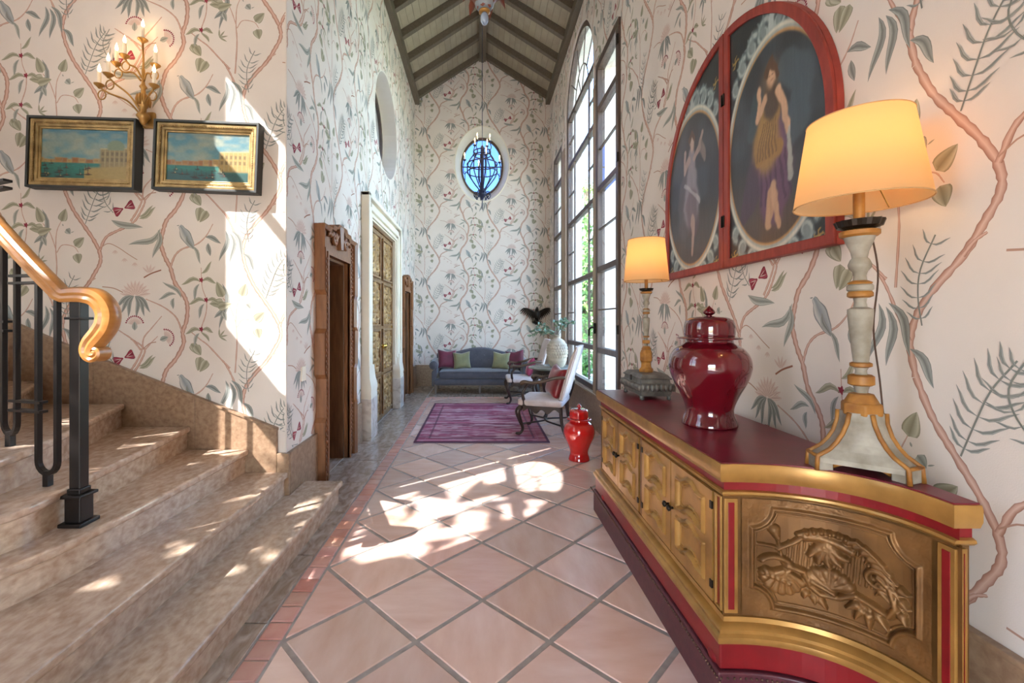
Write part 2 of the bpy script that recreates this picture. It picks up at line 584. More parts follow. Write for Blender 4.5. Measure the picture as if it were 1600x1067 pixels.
for y0, y1, x0, x1 in [(a, min(a + .62, YB - .01), XL + .005, -1.022) for a in np.arange(3.4, 9.9, .625)] + [(a, a + .62, -1.33, -1.022) for a in (3.4 - .625 * k for k in range(1, 7))]:
    slab('stone_slab', rect(x0, x1, y0 + .003, min(y1, YB - .01)), .0005, TRAVG, floor, .0015)
for a in np.arange(-1.0, 1.5, .62):
    slab('stone_slab', rect(a + .003, min(a + .617, XR - .01), 8.54, YB - .01), .0005, TRAVG, floor, .0015)

# ------------------------------------------------------------------ walls
wall_right = struct(MB().holed(rect(YN, YB + .35, 0, ZE + .15), [rect(*CAS1, WZ0, WZ1), arch(*ARCH, WZ0, WSP), rect(*CAS2, WZ0, WZ1)], right, 0, .3).build('wall_right', WALL))
wall_left = struct(MB().holed(rect(YL + .004, YB, 0, ZE + .15), [oval(*NICHE), rect(D1[0], D1[1], .002, D1[2]), rect(D2[0], D2[1], .002, D2[2]), rect(D3[0], D3[1], .002, D3[2])],
                               left, 0, .34).build('wall_left', WALL))
wall_back = struct(MB().holed([(XL - .34, 0), (XR, 0), (XR, ZE + .12), (XC, ZR + .12), (XL, ZE + .12), (XL - .34, ZE)], [oval(*OVAL)], back, 0, .35).build('wall_back', WALL))
wall_stair = struct(MB().prism(rect(XF, XL - .004, 0, ZE + .15), stairw, 0, .3).build('wall_stair', WALL))
wall_far = struct(MB().holed(rect(YN, YL + .3, 0, ZE + .15), [arch(*SARCH, 1.6, 5.65), rect(*SCAS, 4.35, 6.4), rect(*SCAS, 1.6, 4.05)], farl, 0, .1).build('wall_far', WALL))
rear = lambda u, v, d: (u, YN - d, v)
wall_rear_opening = struct(MB().holed([(XF, 0), (XR, 0), (XR, ZE + .1), (XC, ZR + .1), (XL, ZE + .1), (XF, ZE + .1)], [rect(-1.9, .1, .002, 2.4)], rear, 0, .3).build('wall_rear_opening', WALL))  # unseen wall; its opening is added and sized for sky fill light

# skirtings in stone
sk = holder('baseboard_right')
for a, b in ((-1.0, 3.6), (3.6, CAS1[0]), (CAS1[0], CAS2[1]), (CAS2[1], YB)):
    MB().box(XR - .025, XR, a + .001, b - .001, 0, BASE - (.02 if a >= 3.6 else 0)).build('skirting_stone', TRAVD, sk, bevel=.004)
MB().box(XR - .035, XR, -1.0, CAS1[0], BASE, BASE + .02).build('skirting_cap', TRAVD, sk, bevel=.004)
sk = holder('baseboard_left')
for a, b in ((YL + .005, D1[0] - .18), (D1[1] + .19, D2[0] - .35), (D2[1] + .36, D3[0] - .18), (D3[1] + .18, YB)):
    MB().box(XL, XL + .03, a, b, 0, BASE).build('skirting_stone', TRAVD, sk, bevel=.004)
sk = holder('baseboard_back')
for a, b in ((XL + .03, -.5), (-.498, .5), (.502, XR - .03)):
    MB().box(a, b, YB - .03, YB, 0, BASE).build('skirting_stone', TRAVD, sk, bevel=.004)
sk = holder('baseboard_stair')
MB().prism([(-1.50, 0), (-1.50, .64), (-2.10, .876), (-2.10, 0)], stairw, -.03, 0).build('skirting_stone', TRAVD, sk, bevel=.003)
MB().prism([(-2.102, 0), (-2.102, .877), (-2.85, 1.17), (-2.85, 0)], stairw, -.03, 0).build('skirting_stone', TRAVD, sk, bevel=.003)
MB().prism([(-2.852, 0), (-2.852, 1.171), (-4.29, 1.78), (-4.29, 0)], stairw, -.03, 0).build('skirting_stone', TRAVD, sk, bevel=.003)
MB().prism([(-1.495, .64), (-1.495, .658), (-2.85, 1.19), (-4.29, 1.80), (-4.29, 1.78), (-2.85, 1.17)], stairw, -.042, 0).build('skirting_cap', TRAVD, sk, bevel=.003)
MB().box(-1.498, XL + .03, YL - .03, YL, 0, BASE).build('skirting_stone', TRAVD, sk, bevel=.004)

# ------------------------------------------------------------------ wallpaper print: one repeat, then laid over each wall
class Print:
    def __init__(s): s.P, s.C, s.F, s.L = [], [], [], []; s.layer = 1
    def ribbon(s, pts, wid, cols, across=None):
        P = np.array([tuple(p)[:2] for p in pts], float); n = len(P); k = len(cols)
        if across is None: across = np.linspace(-1, 1, k)
        d = np.gradient(P, axis=0); d /= np.maximum(np.linalg.norm(d, axis=1, keepdims=True), 1e-9)
        N = np.stack([-d[:, 1], d[:, 0]], 1)
        o = len(s.P)
        for i in range(n):
            for a, c in zip(across, cols):
                s.P.append(P[i] + N[i] * wid[i] * a); s.C.append(c); s.L.append(s.layer)
        for i in range(n - 1):
            for j in range(k - 1):
                a = o + i * k + j
                s.F.append((a, a + 1, a + k + 1, a + k))
        s.layer += 1
    def trunk(s, pts, w0, w1, n=6):
        C = catmull([(x, y, 0) for x, y in pts], n)
        m = len(C); t = np.linspace(0, 1, m)
        w = (w0 + (w1 - w0) * t) * (1 + .16 * np.sin(np.arange(m) * 2.4) + .08 * np.sin(np.arange(m) * 5.1))
        s.ribbon(C, w, [s2l('9C7363'), s2l('C29B8B'), s2l('D3B2A3'), s2l('B48977'), s2l('946B5D')], (-1, -.55, 0, .6, 1))
    def stem(s, pts, w=2.4, col='B08A78', n=4):
        C = catmull([(x, y, 0) for x, y in pts], n)
        s.ribbon(C, [w] * len(C), [s2l(col), s2l(col)])
    def leaf(s, a, b, w, bend=0.0, kind='grey', n=7, heart=False):
        w = w * .86
        a, b = np.array(a, float), np.array(b, float); d = b - a; nrm = np.array([-d[1], d[0]])
        t = np.linspace(0, 1, n)
        P = [a + d * q + nrm * bend * math.sin(PI * q) + nrm * bend * .35 * math.sin(2 * PI * q) for q in t]
        if heart: wid = w * np.sin(PI * np.clip(t, 0, 1) ** .55) ** .75
        else: wid = w * np.sin(PI * t ** .85) ** .9
        wid[0] = wid[-1] = .4
        ed, a1, ve, a2 = {'grey': ('787A72', 'A7A89F', '7D7E77', 'BBBAB1'), 'dark': ('6C6F6B', '989A95', '70736F', 'ACADA7'), 'olive': ('7E7B65', 'A8A48E', '85816B', 'B9B49F'),
                          'red': ('6E1E30', '9A3344', '6E1E30', 'A84050'), 'pink': ('B89A92', 'DCC8BE', 'C0A49A', 'E4D4CA')}[kind]
        s.ribbon(P, wid, [s2l(ed), s2l(a1), s2l(ve), s2l(a2), s2l(ed)], (-1, -.72, 0, .72, 1))
    def fern(s, pts, n, L, kind='dark', curl=.12):
        C = catmull([(x, y, 0) for x, y in pts], 8)
        s.stem(pts, 2, '7C7F78')
        m = len(C)
        for k in range(n):
            i = int((k + .7) / n * (m - 2)); p = C[i]; d = (C[i + 1] - C[i]).normalized()
            l = L * (.55 + .6 * math.sin(PI * (k + 1.2) / (n + 1.8)))
            for sg in (-1, 1):
                ang = math.atan2(d.y, d.x) + sg * .95
                q = (p.x + l * math.cos(ang), p.y + l * math.sin(ang))
                s.leaf((p.x, p.y), q, L * .068, sg * curl, kind, 5)
    def fan(s, c, r0, r1, a0, a1, n, w, kind):
        for k in range(n):
            a = a0 + (a1 - a0) * k / (n - 1)
            s.leaf((c[0] + r0 * math.cos(a), c[1] + r0 * math.sin(a)), (c[0] + r1 * math.cos(a), c[1] + r1 * math.sin(a)), w, 0, kind, 5)
    def bloom(s, x, y, r=11):
        s.fan((x, y), 0, r, 0, 2 * PI * 4 / 5, 5, r * .38, 'red')
    def shell(s, x, y, ang, r=52):
        s.fan((x, y), r * .15, r * .86, ang - 1.25, ang + 1.25, 11, r * .095, 'pink')
        for k in range(13):
            a = ang - 1.3 + 2.6 * k / 12
            s.leaf((x + r * .8 * math.cos(a), y + r * .8 * math.sin(a)), (x + r * math.cos(a), y + r * math.sin(a)), r * .1, 0, 'red', 4)
        s.leaf((x - r * .55 * math.cos(ang), y - r * .55 * math.sin(ang)), (x + r * .35 * math.cos(ang), y + r * .35 * math.sin(ang)), r * .32, 0, 'grey', 6)
    def bow(s, x, y):
        c, t = math.cos(-.42), math.sin(-.42)
        R = lambda u, v: (x + u * c - v * t, y + u * t + v * c)
        for sg in (-1, 1):
            P = [R(sg * u, 0) for u in (4, 18, 34, 48, 56)]
            s.ribbon(P, [3, 10, 21, 27, 22], [s2l('5E1826'), s2l('9A3446'), s2l('7E2436'), s2l('A24252'), s2l('5E1826')], (-1, -.7, 0, .7, 1))
            s.leaf(R(sg * 14, 0), R(sg * 50, -10), 2, 0, 'pink', 4); s.leaf(R(sg * 14, 0), R(sg * 50, 10), 2, 0, 'pink', 4)
    def bird(s, x, y):
        P = [(x - 40, y - 62), (x - 30, y - 50), (x - 20, y - 30), (x, y + 5), (x + 20, y + 38), (x + 34, y + 60)]
        s.ribbon(catmull([(a, b, 0) for a, b in P], 3), np.interp(np.linspace(0, 1, 16), [0, .12, .25, .5, .8, 1], [8, 13, 14, 30, 18, 3]),
                 [s2l('62676A'), s2l('A9ABAA'), s2l('8C9194'), s2l('C4C0BA'), s2l('6A6E70')], (-1, -.75, 0, .7, 1))
        s.leaf((x + 24, y + 45), (x + 68, y + 140), 11, -.1, 'grey'); s.leaf((x - 2, y - 12), (x + 34, y + 62), 11, .12, 'dark')
        s.leaf((x - 42, y - 64), (x - 56, y - 62), 3, 0, 'dark', 4)

pr = Print()
pr.trunk([(345, 0), (385, 90), (435, 165), (490, 245), (525, 315), (530, 370), (500, 430), (455, 500), (390, 570), (345, 640), (330, 710), (345, 790)], 10, 10)
pr.trunk([(860, 210), (850, 270), (870, 340), (900, 400), (925, 480), (970, 545), (990, 600), (985, 680), (965, 740), (970, 800), (930, 880), (880, 940), (860, 1000)], 11, 11)
pr.trunk([(525, 312), (560, 240), (620, 205), (665, 185), (715, 150), (750, 90), (765, 45), (735, 12), (690, -15)], 8, 3.5)
pr.trunk([(765, 45), (800, 5), (835, -30)], 4, 1.5)
pr.trunk([(902, 392), (925, 335), (965, 300), (1040, 275), (1090, 230), (1125, 168)], 6, 2)
pr.trunk([(962, 740), (945, 690), (920, 650), (860, 605), (770, 565)], 5, 2.5)
pr.trunk([(690, 945), (725, 890), (750, 835), (760, 770), (800, 720), (855, 655)], 6, 2)
pr.trunk([(745, 835), (700, 780), (650, 745), (605, 715)], 5, 2)
pr.trunk([(455, 500), (480, 470), (505, 455)], 6, 3)
pr.trunk([(295, 300), (262, 210), (225, 165)], 2.5, 1.5); pr.trunk([(300, 320), (330, 280), (390, 288), (415, 320)], 2.5, 1.5)
pr.trunk([(290, 560), (300, 400), (295, 300), (300, 210), (325, 150)], 4, 1.5)
pr.trunk([(230, 500), (265, 560), (300, 640), (330, 700)], 4, 6)
pr.trunk([(1005, 735), (1060, 780), (1100, 810), (1170, 885), (1215, 930)], 2.5, 4.5)
pr.trunk([(1062, 720), (1088, 640), (1090, 570), (1068, 500), (1062, 400)], 3, 1.5)
pr.stem([(525, 300), (570, 272), (620, 290), (680, 330), (725, 358)], 2)
pr.stem([(540, 500), (600, 508), (650, 530)], 2.6)
pr.stem([(755, 830), (790, 800), (825, 792)], 2.6)
pr.leaf((588, 148), (755, 187), 20, .06, 'grey', 9)
pr.leaf((848, 192), (678, 278), 18, -.16, 'grey', 9); pr.leaf((835, 200), (805, 348), 17, -.12, 'grey', 9)
pr.leaf((735, 140), (822, 78), 13, .1, 'olive'); pr.leaf((735, 920), (808, 860), 11, .1, 'olive')
for a, b in (((958, 560), (858, 475)), ((930, 540), (838, 568)), ((920, 560), (915, 618))): pr.leaf(a, b, 12, .12, 'grey')
for a, b in (((232, 200), (180, 270)), ((222, 90), (205, 330)), ((240, 600), (205, 760)), ((262, 610), (262, 770)), ((270, 600), (330, 740)), ((330, 720), (390, 812))): 
    pr.leaf(a, b, 15, -.12, 'dark', 9)
for c, t in (((225, 160), (193, 78)), ((325, 155), (348, 88)), ((230, 190), (155, 195)), ((395, 285), (445, 240)), ((405, 325), (418, 378))):
    pr.leaf(c, t, 29, 0, 'olive', 9, heart=True)
for c, t in (((1010, 800), (1058, 862)), ((1060, 870), (1045, 945)), ((1150, 610), (1225, 590)), ((1030, 20), (1062, 72)), ((1095, 100), (1055, 160))):
    pr.leaf(c, t, 27, 0, 'olive', 9, heart=True)
pr.leaf((350, 195), (372, 222), 20, 0, 'grey', 6, True); pr.leaf((335, 180), (330, 168), 4, 0, 'grey', 4); pr.leaf((375, 215), (392, 208), 3, 0, 'grey', 4)
pr.leaf((225, 235), (245, 285), 16, 0, 'grey', 6, True)
for x, y in ((608, 320), (658, 362), (712, 385)): pr.fan((x, y - 14), 2, 24, PI / 2 - .7, PI / 2 + .7, 4, 4, 'pink')
pr.bow(655, 86)
pr.bird(990, 240)
pr.leaf((1085, 238), (1168, 272), 15, -.1, 'dark'); pr.leaf((1100, 270), (1112, 338), 15, .05, 'dark')
pr.stem([(760, 452), (800, 430), (852, 412)], 3.5, '96644E')
pr.fan((790, 430), 4, 50, -2.4, -.9, 4, 7, 'pink')
pr.fan((715, 548), 8, 82, -PI + .15, -.15, 11, 12, 'pink'); pr.fan((712, 548), 6, 60, -PI + .5, -.5, 7, 10, 'pink')
for a in (2.55, 2.2, 1.85, 1.5, 1.15, .85): pr.leaf((712 + 10 * math.cos(a), 548), (712 + 125 * math.cos(a), 548 + 118 * math.sin(a)), 13, .1 * (1 if a > 1.6 else -1), 'dark', 8)
pr.shell(712, 702, -PI / 2); pr.shell(872, 772, -.35)
for y, sc in ((465, 1), (570, .9), (725, .8)):
    x = 1064 if y != 570 else 1090
    pr.bloom(x, y, 15)
    pr.leaf((x - 5, y + 8), (x - 105 * sc, y + 25), 13, .18, 'olive'); pr.leaf((x + 6, y + 6), (x + 78 * sc, y + 18), 13, -.2, 'olive')
    pr.leaf((x - 10, y + 20), (x - 38, y + 110 * sc), 11, .1, 'grey')
pr.leaf((1064, 430), (1118, 365), 11, .1, 'olive')
pr.leaf((1105, 790), (1060, 735), 9, .1, 'olive')
for k in range(4): pr.leaf((1160, 765), (1160 + 45 * math.cos(.6 + k * .7 - 2.2), 765 + 45 * math.sin(.6 + k * .7 - 2.2)), 6, 0, 'olive', 4)
pr.fern([(452, 168), (480, 90), (512, 10), (560, -60)], 8, 70)
pr.fern([(362, 660), (352, 590), (358, 520), (395, 440)], 7, 52, 'dark')
pr.fern([(600, 900), (560, 850), (545, 790), (580, 720)], 6, 52, 'dark')
PS = .985 / 700
TP = np.array(pr.P) * PS; TCc = np.array(pr.C); TF = np.array(pr.F); TL = np.array(pr.L) * 9e-6 + 2e-4
TW, TH = 952 * PS, 790 * PS

def wallpaper(wall, u_of, du, dv, u0, u1, v0, v1, test, to3d):
    """Lay the repeat (half-drop) over u0..u1 x v0..v1 (v downwards); u, v are shifted by du, dv to the repeat's own place."""
    Vs, Cs, Fs, o = [], [], [], 0
    for i in range(int(math.floor((u0 - du) / TW)) - 2, int(math.ceil((u1 - du) / TW)) + 2):
        for j in range(int(math.floor((v0 - dv) / TH)) - 2, int(math.ceil((v1 - dv) / TH)) + 2):
            U = TP[:, 0] + du + i * TW; V = TP[:, 1] + dv + j * TH + (i % 2) * TH / 2
            if U.max() < u0 or U.min() > u1 or V.max() < v0 or V.min() > v1: continue
            ok = (U > u0) & (U < u1) & (V > v0) & (V < v1) & test(U, V)
            F = TF[ok[TF].all(1)]
            if not len(F): continue
            used = np.unique(F); remap = np.zeros(len(U), int); remap[used] = np.arange(len(used))
            Vs.append(to3d(U[used], V[used], TL[used])); Cs.append(TCc[used]); Fs.append(remap[F] + o); o += len(used)
    ob = color_mesh('wallpaper_print', np.concatenate(Vs), np.concatenate(Fs), np.concatenate(Cs), PRINT, wall)
    ob['kind'] = 'stuff'
    return ob

in_oval = lambda U, Z, c: ((U - c[0]) / (c[2] + .01)) ** 2 + ((Z - c[1]) / (c[3] + .01)) ** 2 < 1
in_rect = lambda U, Z, a, b, c, d: (U > a) & (U < b) & (Z > c) & (Z < d)
# v is -z everywhere
wallpaper(wall_stair, None, -3.568, -2.406, -4.28, XL - .004, -ZE, -.3, lambda U, V: -V > .64 + (-1.50 - U) * .395, lambda U, V, L: np.stack([U, np.full_like(U, YL) - L, -V], 1))
wallpaper(wall_back, None, -1.645, -5.486, XL, XR, -ZR, -BASE,
          lambda U, V: ~in_oval(U, -V, OVAL) & (-V < ZE + .62 * (1.5 - np.abs(U - XC)) - .03), lambda U, V, L: np.stack([U, np.full_like(U, YB) - L, -V], 1))
wallpaper(wall_left, None, 3.52 - .936 * .985, -1.696 - .121, YL + .004, YB, -ZE, -BASE,
          lambda U, V: ~in_oval(U, -V, NICHE) & ~in_rect(U, -V, D1[0], D1[1], 0, D1[2]) & ~in_rect(U, -V, D2[0], D2[1], 0, D2[2]) & ~in_rect(U, -V, D3[0], D3[1], 0, D3[2]),
          lambda U, V, L: np.stack([np.full_like(U, XL) + L, U, -V], 1))
def right_test(U, V):
    Y, Z = -U, -V
    c, r = sum(ARCH) / 2, (ARCH[1] - ARCH[0]) / 2
    return ~(in_rect(Y, Z, CAS1[0], CAS1[1], WZ0, WZ1) | in_rect(Y, Z, CAS2[0], CAS2[1], WZ0, WZ1) | in_rect(Y, Z, ARCH[0], ARCH[1], WZ0, WSP) | ((Y - c) ** 2 + (Z - WSP) ** 2 < r * r))
wallpaper(wall_right, None, -1.34 - .75 * .985, -1.925 - .443 * .985, -YB, -.2, -ZE, -BASE - .02, right_test, lambda U, V, L: np.stack([np.full_like(U, XR) - L, -U, -V], 1))

# ------------------------------------------------------------------ ceiling: painted boards on rafters
ceiling = struct(MB().prism([(XL - .1, ZE - .03), (XC, ZR + .04), (XR + .1, ZE - .03), (XR + .1, ZE + .12), (XC, ZR + .2), (XL - .1, ZE + .12)],
                            lambda u, v, d: (u, d, v), YN, YB + .1).build('ceiling', TIMBER))
MB().box(XF - .2, XL + .1, YN, YL + .1, ZE, ZE + .12).build('flat_ceiling', PLASTER, ceiling)
for sg in (-1, 1):
    xe = XL if sg < 0 else XR
    for k in range(14):
        t0, t1 = k / 14, (k + 1) / 14
        p0 = Vector((XC + (xe - XC) * t0, 0, ZR + (ZE - ZR) * t0)); p1 = Vector((XC + (xe - XC) * t1, 0, ZR + (ZE - ZR) * t1))
        d = (p1 - p0).normalized() * .003; n = Vector((0, 0, -.014))
        a, b = p0 + d, p1 - d
        m = MB()
        vs = [(q.x, y, q.z) for y in (YN + .01, YB - .005) for q in (a, b, b + n, a + n)]
        m.add(vs, [(0, 1, 2, 3), (7, 6, 5, 4), (0, 4, 5, 1), (1, 5, 6, 2), (2, 6, 7, 3), (3, 7, 4, 0)])
        m.build('ceiling_board', BOARD, ceiling)
raft = {}
y = 9.86
while y > -2.9:
    for sg in (-1, 1):
        if sg in raft:
            o = raft[sg].copy(); COL.objects.link(o); o.parent = ceiling; o.location.y = y
        else:
            xe = XL + .02 if sg < 0 else XR - .02
            m = MB()
            vs = []
            for yy in (-.05, .05):
                vs += [(XC + sg * .05, yy, ZR - .015), (xe, yy, ZE + .0), (xe, yy, ZE - .15), (XC + sg * .05, yy, ZR - .16)]
            m.add(vs, [(0, 1, 2, 3), (7, 6, 5, 4), (0, 4, 5, 1), (1, 5, 6, 2), (2, 6, 7, 3), (3, 7, 4, 0)])
            raft[sg] = m.build('rafter', TIMBER, ceiling, bevel=.006); raft[sg].location.y = y
    y -= .69
MB().box(XC - .075, XC + .075, YN + .02, YB - .005, ZR - .20, ZR - .02).build('ridge_beam', TIMBER, ceiling, bevel=.008)
MB().box(XC - .03, XC + .03, YN + .02, YB - .006, ZR - .215, ZR - .19).build('ridge_moulding', TIMBER, ceiling)
MB().box(XL + .001, XL + .10, YN + .02, YB - .005, ZE - .22, ZE - .05).build('wall_plate', TIMBER, ceiling, bevel=.008)
MB().box(XR - .10, XR - .001, YN + .02, YB - .005, ZE - .22, ZE - .05).build('wall_plate', TIMBER, ceiling, bevel=.008)

# ------------------------------------------------------------------ staircase
RIS = .168
NOSE = [[(-1.10, 3.60), (-1.10, -.6)],
        [(-1.41, YL - .031), (-1.41, -.6)],
        [(-1.70, YL - .031), (-1.715, 2.6), (-1.745, 2.03), (-1.79, 1.78), (-1.88, 1.61), (-2.05, 1.52), (-2.4, 1.5)],
        [(-2.13, YL - .031), (-2.03, 2.7), (-1.955, 2.25), (-1.90, 1.97), (-1.905, 1.82), (-1.97, 1.71), (-2.12, 1.66), (-2.4, 1.65)],
        [(-2.615, YL - .031), (-2.37, 2.7), (-2.19, 2.27), (-2.12, 2.02), (-2.13, 1.89), (-2.23, 1.82), (-2.4, 1.80)],
        [(-3.23, YL - .031), (-2.79, 2.72), (-2.48, 2.36), (-2.40, 2.14), (-2.43, 2.03), (-2.57, 1.97), (-2.7, 1.95)],
        [(-3.85, YL - .031), (-3.24, 2.85), (-2.82, 2.52), (-2.70, 2.32), (-2.74, 2.19), (-2.88, 2.11), (-3.0, 2.10)],
        [(-4.2, YL - .1), (-3.6, 2.95), (-3.16, 2.67), (-3.02, 2.48), (-3.06, 2.34), (-3.2, 2.26), (-3.3, 2.25)]]
stairs = thing('staircase', 'travertine staircase with rounded winding steps rising beside the patterned wall', 'staircase', (-2.2, 1.6, 0))
for k, cv in enumerate(NOSE):
    z1 = RIS * (k + 1); z0 = RIS * k
    c = [(p.x, p.y) for p in catmull([(x, y, 0) for x, y in cv], 6)] if len(cv) > 2 else cv
    P = np.array(c)
    d = np.gradient(P, axis=0); d /= np.linalg.norm(d, axis=1, keepdims=True)
    nr = np.stack([d[:, 1], -d[:, 0]], 1)
    nr[nr[:, 0] > 0.0] *= 1
    ins = P + nr * .028
    ins[0, 1] = P[0, 1]
    yend = c[-1][1]
    close = [(XF + .01, yend), (XF + .01, YL - .031)] + ([(XL + .031, YL - .031), (XL + .031, 3.60)] if k == 0 else [])
    flat = lambda u, v, d: (u, v, d)
    inspoly = [tuple(p) for p in ins]
    iclose = [(XF + .01, yend + (.028 if k > 1 else 0)), (XF + .01, YL - .031)] + ([(XL + .031, YL - .031), (XL + .031, 3.57)] if k == 0 else [])
    if k == 0: inspoly[0] = (inspoly[0][0], 3.57)
    MB().prism(inspoly + iclose, flat, max(z0 - .03, 0) if k else .0, z1 - .042).build('riser', TRAV, stairs, world=True)
    MB().prism(list(c) + close, flat, z1 - .042, z1).build('tread', TRAV, stairs, bevel=.014, seg=3, world=True)

# ------------------------------------------------------------------ windows
def window(name, u0, u1, z0, z1, arched, x_in, fn, gl, wood=WINW, rows=None, thin=None, cols=(), sash=.07, depth=.07):
    w = holder(name, fn((u0 + u1) / 2, z0, x_in))
    B = lambda a, b, c, d, e=0, t=depth: MB().prism(rect(a, b, c, d), fn, x_in + e, x_in + e + t)
    if arched:
        c, r = (u0 + u1) / 2, (u1 - u0) / 2
        n = 32
        ring = [(c + r * math.cos(PI * k / n), z1 + r * math.sin(PI * k / n)) for k in range(n + 1)]
        rin = [(c + (r - sash) * math.cos(PI * k / n), z1 + (r - sash) * math.sin(PI * k / n)) for k in range(n + 1)]
        m = MB(); m.loft([[fn(*ring[k], x_in), fn(*rin[k], x_in), fn(*rin[k], x_in + depth), fn(*ring[k], x_in + depth)] for k in range(n + 1)])
        m.build('arch_frame', wood, w, world=True)
    else:
        B(u0, u1, z1 - sash, z1).build('head', wood, w, bevel=.006, world=True)
    B(u0, u0 + sash, z0, z1 - (0 if arched else sash)).build('stile', wood, w, bevel=.006, world=True)
    B(u1 - sash, u1, z0, z1 - (0 if arched else sash)).build('stile', wood, w, bevel=.006, world=True)
    B(u0 + sash, u1 - sash, z0, z0 + sash).build('bottom_rail', wood, w, bevel=.006, world=True)
    a, b = u0 + sash, u1 - sash
    zs = [z0 + sash] + list(rows) + [z1 if arched else z1 - sash]
    for z in rows: B(a, b, z - .035, z + .035, .008, depth - .016).build('rail', wood, w, bevel=.004, world=True)
    if arched: B(a, b, z1 - .035, z1 + .035, .008, depth - .016).build('rail', wood, w, bevel=.004, world=True)
    us = [a] + list(cols) + [b]
    for u in cols:
        for k in range(len(zs) - 1): B(u - .008, u + .008, zs[k] + .03, zs[k + 1] - .03, .02, .03).build('muntin', wood, w, world=True)
    for k in range(len(zs) - 1):
        zm = (zs[k] + zs[k + 1]) / 2
        for i in range(len(us) - 1):
            split = thin and (zs[k + 1] - zs[k] > .7) and (len(us) == 2 or i in (0, len(us) - 2))
            if split: B(us[i], us[i + 1], zm - .008, zm + .008, .02, .03).build('muntin', wood, w, world=True)
            for c0, c1 in (((zs[k], zm), (zm, zs[k + 1])) if split else ((zs[k], zs[k + 1]),)):
                B(us[i] + .006, us[i + 1] - .006, c0 + .006, c1 - .006, .033, .004).build('pane', gl, w, world=True)
    if arched:
        c, r = (u0 + u1) / 2, (u1 - u0) / 2 - sash
        tub = lambda pts: MB().tube([fn(u, z, x_in + .035) for u, z in pts], .009, 6)
        for rr in (.48 * r,): tub([(c + rr * math.cos(PI * k / 16), z1 + rr * math.sin(PI * k / 16)) for k in range(17)]).build('muntin', wood, w, world=True)
        for ang in (36, 72, 108, 144):
            q = math.radians(ang); tub([(c + .48 * r * math.cos(q), z1 + .48 * r * math.sin(q)), (c + r * math.cos(q), z1 + r * math.sin(q))]).build('muntin', wood, w, world=True)
        for ang in (60, 120):
            q = math.radians(ang); tub([(c, z1), (c + .48 * r * math.cos(q), z1 + .48 * r * math.sin(q))]).build('muntin', wood, w, world=True)
        edges = [0, 36, 72, 108, 144, 180]
        for k in range(5):
            q0, q1 = math.radians(edges[k]), math.radians(edges[k + 1])
            arc = lambda rr, s0, s1: [(c + rr * math.cos(s0 + (s1 - s0) * t / 6), z1 + rr * math.sin(s0 + (s1 - s0) * t / 6)) for t in range(7)]
            MB().prism(arc(.49 * r, q0 + .01, q1 - .01) + arc(r, q1 - .006, q0 + .006), fn, x_in + .033, x_in + .037).build('pane', gl, w, world=True)
        for q0, q1 in ((0, 60), (60, 120), (120, 180)):
            q0, q1 = math.radians(q0), math.radians(q1)
            MB().prism([(c, z1 + .002)] + [(c + .47 * r * math.cos(q0 + (q1 - q0) * t / 6), z1 + .47 * r * math.sin(q0 + (q1 - q0) * t / 6)) for t in range(7)], fn, x_in + .033, x_in + .037).build('pane', gl, w, world=True)
    return w
RAILZ = [1.07, 2.11, 3.15, 4.19]
w1 = window('window_1', *CAS1, WZ0, WZ1, False, -.03, right, GLS, rows=RAILZ, thin=True, sash=.095, depth=.1)
w2 = window('window_2', *ARCH, WZ0, WSP, True, .03, right, GLS, rows=RAILZ, thin=True, cols=(ARCH[0] + .5, ARCH[1] - .5), sash=.08, depth=.09)
w3 = window('window_3', *CAS2, WZ0, WZ1, False, .0, right, GLS, rows=RAILZ, thin=True, sash=.085, depth=.09)
for a in (CAS1[1] + .02, ARCH[1] + .03):
    MB().prism(rect(a, a + .19 if a < 6 else a + .3, WZ0, WZ1 - .2), right, -.012, .002).build('mullion_post', POSTW, w2, world=True)
m = MB().box(XR - .055, XR - .035, CAS1[1] - .03, CAS1[1] + .02, 1.28, 1.42)
m.tube([(XR - .045, CAS1[1], 1.36), (XR - .09, CAS1[1], 1.36), (XR - .095, CAS1[1] + .07, 1.33), (XR - .09, CAS1[1] + .11, 1.25)], .013, 8)
m.build('latch', IRON, w1, world=True, smooth=True)
for z in (1.3, 3.2, 4.5):
    MB().box(XR - .05, XR - .028, CAS1[0] - .02, CAS1[0] + .02, z, z + .1).build('hinge', IRON, w1, world=True)
for nm, o in (('window_4', SARCH),):
    window(nm, *o, 1.6, 5.65, True, .02, farl, GLSS, rows=(2.9, 4.2), thin=False, cols=(), sash=.06)
window('window_5', *SCAS, 1.6, 4.05, False, .02, farl, GLSS, rows=(2.8,), thin=False, sash=.03)
window('window_6', *SCAS, 4.35, 6.4, False, .02, farl, GLSS, rows=(5.6,), thin=False, sash=.03)

